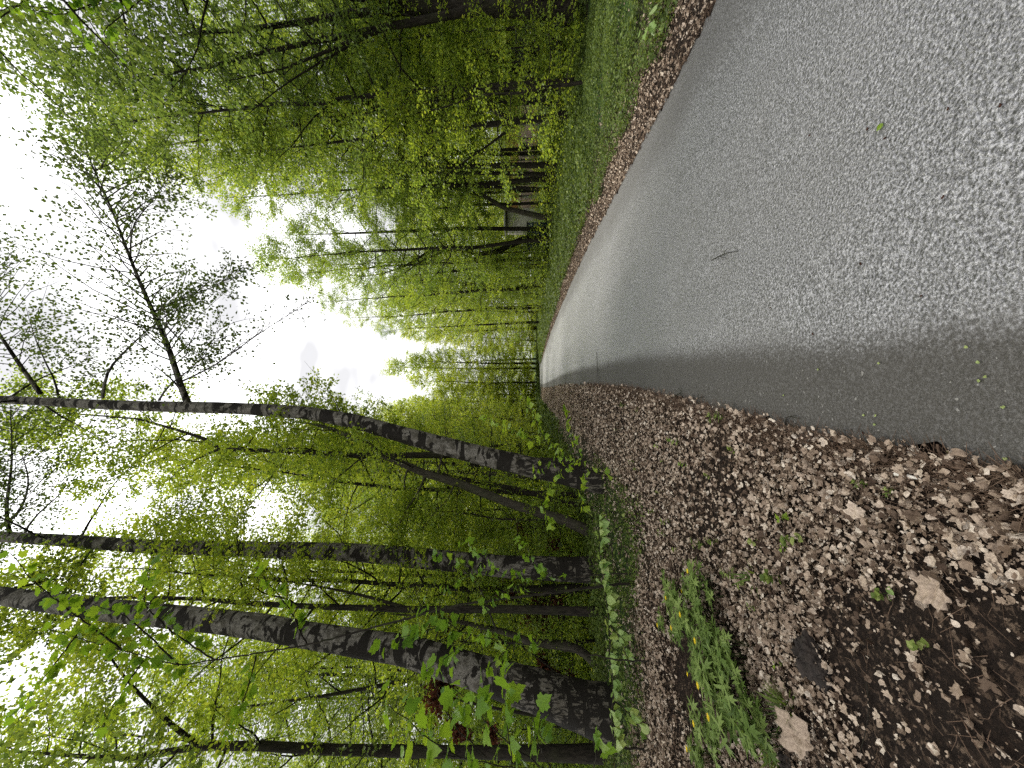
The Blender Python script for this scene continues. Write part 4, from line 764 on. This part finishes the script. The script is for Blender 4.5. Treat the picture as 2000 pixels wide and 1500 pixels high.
# ------------------------------------------------------------------ small things on the bank and the path
def herb(seed, flower, nl=9, h=.17):
    r = np.random.default_rng(seed); root = empty('anemone_plant'); tb = Tubes(); pos, d, nn, sz, ti = [], [], [], [], []
    for i in range(3):
        a = r.uniform(0, 6.28); top = np.array([math.cos(a) * .04, math.sin(a) * .04, h * r.uniform(.7, 1.1)]); b = np.array([math.cos(a) * .01, math.sin(a) * .01, -.02]); tb.add([b, (b + top) / 2 + r.normal(0, .006, 3), top], [.0018, .0016, .0013], 4)
        for j in range(nl // 3 + 1):
            a2 = a + j * 2 * math.pi / (nl // 3 + 1) + r.normal(0, .2); pos.append(top); d.append([math.cos(a2), math.sin(a2), r.uniform(-.1, .35)]); nn.append([r.normal(0, .2), r.normal(0, .2), 1]); sz.append(r.uniform(.06, .10)); ti.append(np.clip(r.normal(.55, .25), 0, 1))
        if i == 0: ft = top
    tb.build('stem', M['cover'], root); leaf_obj('foliage', [(np.array(pos), np.array(d), np.array(nn), np.array(sz), T_AN, np.array(ti))], M['herb'], root)
    if flower:
        c = ft + [0, 0, .03]; k = 6; an = np.arange(k) * 2 * math.pi / k; pd = np.stack([np.cos(an), np.sin(an), np.full(k, .35)], 1)
        leaf_obj('flower', [(np.repeat(c[None], k, 0), pd, np.tile([0, 0, 1.], (k, 1)), np.full(k, .019), T_OV, np.full(k, .6))], M['petal'], root)
    return root
hp = [herb(61, False), herb(62, False), herb(63, False)]; hf = [herb(64, True), herb(65, True)]
rngh = random.Random(8)
SP = [(1335, 1140), (1350, 1165), (1375, 1150), (1365, 1190), (1390, 1175), (1360, 1215), (1385, 1205), (1410, 1195), (1400, 1230), (1420, 1225), (1380, 1245), (1410, 1255), (1435, 1245), (1455, 1270), (1430, 1275), (1400, 1280), (1415, 1300), (1440, 1300), (1465, 1290), (1475, 1265), (1395, 1140), (1420, 1160), (1375, 1225), (1350, 1235), (1405, 1315), (1425, 1330), (1445, 1325), (1460, 1340), (1480, 1320), (1440, 1360), (1460, 1370), (1475, 1395), (1500, 1385), (1520, 1400), (1490, 1420), (1465, 1410), (1510, 1430), (1530, 1420), (1420, 1420), (1425, 1445), (1410, 1440), (1435, 1470), (1400, 1475), (1420, 1495), (1540, 1450), (1500, 1365), (1450, 1395), (1390, 1265), (1370, 1170), (1345, 1185)]
FL = [(1402, 1128), (1365, 1148), (1386, 1204), (1362, 1210), (1356, 1216), (1415, 1268), (1432, 1322), (1449, 1336), (1471, 1412), (1516, 1444), (1415, 1408), (1390, 1455), (1397, 1474), (1318, 1210), (1338, 1180), (1390, 1310)]
first = set()
for lst, pr, lab, gr in ((SP, hp, 'green woodland herb without a flower in the patch on the left bank', 'green herbs in the flowering patch'), (FL, hf, 'woodland herb with a small yellow flower in the patch on the left bank', 'yellow-flowered herbs on the left bank')):
    for i, (ix, iy) in enumerate(lst):
        q = pr[i % len(pr)]; o = q if id(q) not in first else copy_tree(q); first.add(id(q)); o.location = G(ix, iy) + [0, 0, .0]; o.rotation_euler = (0, 0, rngh.uniform(0, 6.28)); s_ = rngh.uniform(1.0, 1.5); o.scale = (s_, s_, s_ * rngh.uniform(.6, 1)); tag(o, lab, 'herb', gr)
def seedling(seed, tm=T_OV, n=5, s=.05, m='cover'):
    r = np.random.default_rng(seed); root = empty('green_seedling'); a = r.uniform(0, 6.28, n); z = r.uniform(.02, .09, n)
    tb = Tubes(); tb.add([[0, 0, -.02], [.003, 0, .04], [0, .002, .09]], [.002, .0017, .001], 4); tb.build('stem', M['cover'], root)
    leaf_obj('foliage', [(np.stack([0 * z, 0 * z, z], 1), np.stack([np.cos(a), np.sin(a), r.uniform(0, .5, n)], 1), np.tile([0, 0, 1.], (n, 1)) + r.normal(0, .2, (n, 3)), r.uniform(.7, 1.2, n) * s, tm, r.uniform(.5, 1, n))], M[m], root); return root
sp_ = [seedling(71, s=.04), seedling(72, T_MA, 4, .036, 'leaf_bright'), seedling(73, T_AN, 7, .05), seedling(74, T_OV, 8, .04)]
SD = [(1390, 1055), (1405, 1060), (1375, 1062), (1560, 1058), (1575, 1050), (1545, 1072), (1240, 902), (1250, 915), (1330, 862), (1318, 858), (1410, 815), (1225, 790), (1250, 800), (1300, 900), (1440, 1120), (1530, 1125), (1460, 1140), (1545, 1015), (1480, 1185), (1740, 1160), (1485, 1060), (1280, 1000), (1300, 1040), (1330, 1075), (1390, 930), (1290, 960), (1750, 960), (1210, 840), (1440, 880), (1530, 1300), (1350, 1100), (1310, 1020), (1260, 1060), (1240, 1000), (1690, 945), (1820, 1265), (1290, 870), (1345, 905), (1230, 1130), (1250, 1180), (1370, 1390), (1300, 1130)]
for i, (ix, iy) in enumerate(SD):
    q = sp_[i % 4]; o = q if id(q) not in first else copy_tree(q); first.add(id(q)); o.location = G(ix, iy); o.rotation_euler = (0, 0, rngh.uniform(0, 6.28)); s_ = rngh.uniform(.7, 1.3) * (.6 if ix > 1600 else 1); o.scale = (s_,) * 3; tag(o, 'small green seedling growing through the dry leaves on the left bank', 'seedling', 'seedlings on the left bank')
def tuft(seed, n=60, h=.14):
    r = np.random.default_rng(seed); root = empty('grass_tuft'); a = r.uniform(0, 6.28, n); e = r.uniform(.3, 1.2, n)
    leaf_obj('blades', [(np.stack([np.cos(a) * .02, np.sin(a) * .02, 0 * a - .01], 1), np.stack([np.cos(a) * np.cos(e), np.sin(a) * np.cos(e), np.sin(e)], 1), np.tile([0, 0, 1.], (n, 1)), r.uniform(.6, 1.2, n) * h, T_BL, r.uniform(.3, .9, n))], M['cover'], root); return root
for i, (ix, iy, lb) in enumerate([(1545, 1385, 'grass tuft above the big crumpled maple leaf'), (1520, 1470, 'grass tuft between the herb patch and the bottom corner soil'), (1475, 1125, 'grass tuft on the dry leaves above the herb patch')]):
    o = tuft(81 + i, 70 if i < 2 else 14, .15); o.location = G(ix, iy); tag(o, lb, 'grass tuft')
def litter_leaf(name, ix, iy, size, tm, m, ti, label, rz, curl=1.0, tilt=.2, group=None, cat='fallen leaf', lift=.05):
    p = G(ix, iy); p[2] = float(surf(p[0], p[1])); V, F, T = leaf_geo(np.zeros((1, 3)), np.array([[math.cos(rz), math.sin(rz), tilt]]), np.array([[.1, -.2, 1.]]), np.array([size]), tm, np.array([ti]))
    o = link_mesh(name, V, F, M[m], None, False, {'tint': ('FACE', T)}); o.location = p + [0, 0, lift]; md = o.modifiers.new('thickness', 'SOLIDIFY'); md.thickness = .0012; tag(o, label, cat, group); return o
litter_leaf('dead_maple_leaf', 1600, 1470, .21, T_BIG, 'dead', .58, 'largest crumpled pale brown maple leaf in the lower left of the bank', 1.2)
litter_leaf('dead_maple_leaf', 1870, 1150, .11, T_BIG, 'dead', .48, 'broad brown maple leaf lying on dark soil at the bottom of the bank', 2.4)
litter_leaf('dead_maple_leaf', 1700, 1012, .08, T_BIG, 'dead', .66, 'pale curled maple leaf on the bank near the white stick', .4)
litter_leaf('green_fallen_leaf', 1750, 240, .03, T_OV, 'leaf_bright', .9, 'single light green leaf lying on the asphalt at the right', 2.2, lift=.006)
litter_leaf('green_fallen_leaf', 1795, 903, .035, T_OV, 'pale_leaf', .4, 'round light green leaf on the asphalt beside the twigs at left edge', 1.2, lift=.006)
litter_leaf('green_fallen_leaf', 1757, 1163, .035, T_OV, 'pale_leaf', .5, 'oval light green leaf lying on the dark soil of the bank', .2, lift=.03)
for k, (ix, iy) in enumerate([(1697, 813), (1720, 830), (1722, 810), (1730, 708), (1927, 745), (1930, 710), (1980, 897), (1525, 833), (1538, 771), (1862, 885), (1908, 680), (1980, 795), (1610, 720), (1940, 735)]):
    litter_leaf('yellow_bud_scale', ix, iy, .011, T_D1, 'pale_leaf', .95, 'tiny yellow bud scale fallen on the left part of the asphalt', k * 1.3, group='yellow bud scales on the asphalt', lift=.004, cat='bud scale')
for k, (ix, iy) in enumerate([(1880, 215), (1720, 248), (1600, 262), (1865, 388), (1822, 578), (1700, 512), (1516, 602), (1695, 848), (1602, 650), (1750, 270), (1986, 208)]):
    litter_leaf('dark_leaf_crumb', ix, iy, .014, T_D2, 'dead_red', .3, 'small dark leaf crumb lying on the asphalt', k * 1.9, group='dark crumbs on the asphalt', lift=.004, cat='leaf crumb')
def twig(pts, r0, label, m='twig', side=(), name='fallen_twig', cat='twig'):
    P = []
    for ix, iy in pts: p = G(ix, iy); p[2] = float(surf(p[0], p[1])) + .012 + r0; P.append(p)
    P = np.array(P); base = P[0].copy(); tb = Tubes(); n = 12; Q = smooth_path(P, n); tb.add(Q, np.linspace(r0, r0 * .4, n), 7)
    for (t, ix, iy) in side:
        a = path_interp(Q, t)[0]; b = G(ix, iy); b[2] = float(surf(b[0], b[1])) + .025; tb.add([a, (a + b) / 2 + [0, 0, .006], b], [r0 * .6, r0 * .5, r0 * .25], 5)
    o = tb.build(name, M[m], None, base); o.location = base; tag(o, label, cat); return o
twig([(1848, 868), (1852, 898), (1885, 933), (1945, 945)], .004, 'bent grey twig sticking out onto the asphalt at the lower left edge')
twig([(1762, 925), (1790, 931), (1812, 936)], .011, 'short thick white birch stick lying at the edge of the asphalt', 'white_bark', name='birch_stick', cat='stick')
twig([(1700, 893), (1760, 898), (1840, 903), (1880, 940)], .003, 'long thin twig along the path edge above the white stick')
twig([(1780, 876), (1820, 895), (1850, 903)], .0025, 'thin twig lying on the asphalt left of the bent grey twig')
twig([(1540, 850), (1545, 815), (1562, 812)], .004, 'forked dark twig lying on the asphalt halfway along the left edge', 'bark', [(.5, 1570, 835), (.8, 1580, 818)])
twig([(1350, 800), (1362, 780), (1382, 775)], .006, 'clump of dark branched twig on the asphalt at the left edge', 'bark', [(.4, 1378, 790), (.2, 1350, 775), (.7, 1375, 768)])
twig([(1320, 775), (1340, 765), (1330, 758)], .005, 'small dark branched twig at the left edge farther up the path', 'bark', [(.5, 1345, 775)])
twig([(1405, 508), (1430, 495), (1460, 490)], .004, 'thin dark forked twig lying in the middle of the asphalt', 'bark', [(.5, 1440, 485), (.3, 1440, 505)])
twig([(1170, 688), (1171, 720), (1171, 742)], .006, 'dark stick lying across the left part of the asphalt far up', 'bark')
twig([(1460, 860), (1490, 868), (1530, 862)], .004, 'thin light twig among the needles on the left edge')
twig([(1835, 960), (1900, 962), (2000, 958)], .0035, 'long straight twig on the bank lowest near the asphalt')
twig([(1880, 985), (1940, 1010), (2000, 1030)], .003, 'slanting thin twig on the leaf litter at the bottom')
twig([(1700, 1330), (1705, 1400), (1690, 1460), (1675, 1500)], .003, 'thin bare root lying on dark soil at the lower left', 'bark')
twig([(1940, 958), (1970, 930), (2000, 905)], .004, 'dark twig crossing the asphalt edge at the bottom of the picture', 'bark')
twig([(1215, 1290), (1260, 1330), (1330, 1390), (1400, 1450)], .014, 'dark rotting stick lying in the hollow left of the herb patch', 'bark', [(.6, 1360, 1400), (.8, 1390, 1430)], name='rotten_stick', cat='stick')
def clod(ix, iy, s, seed, label):
    r = np.random.default_rng(seed); nu, nv = 44, 26; th = np.linspace(0, 2 * math.pi, nu, endpoint=False); ph = np.linspace(-1.5, 1.5, nv); T, Ph = np.meshgrid(th, ph)
    rr = 1 + .16 * np.sin(3 * T + seed) * np.cos(Ph * 2) + .12 * np.sin(7 * T + 4 * Ph) + .07 * np.sin(13 * T - 9 * Ph) + r.normal(0, .07, T.shape) - .22 * np.exp(-((T - 2.2) / .12) ** 2)
    V = np.stack([rr * np.cos(T) * np.cos(Ph) * s, rr * np.sin(T) * np.cos(Ph) * s * .8, rr * np.sin(Ph) * s * .5], -1).reshape(-1, 3)
    i = np.arange(nv - 1)[:, None] * nu; j = np.arange(nu)[None]; F = np.stack([i + j, i + (j + 1) % nu, i + nu + (j + 1) % nu, i + nu + j], -1).reshape(-1, 4)
    o = link_mesh('soil_clod', V, None, M['soil'], F4=F); p = G(ix, iy); o.location = p + [0, 0, s * .25]; tag(o, label, 'soil clod')
clod(1590, 1285, .10, 1, 'large cracked clod of dark soil right of the herb patch'); clod(1612, 1320, .06, 2, 'smaller crumbly clod of dark soil touching the large clod'); clod(1545, 1490, .07, 3, 'dark soil clod beside the big crumpled maple leaf')
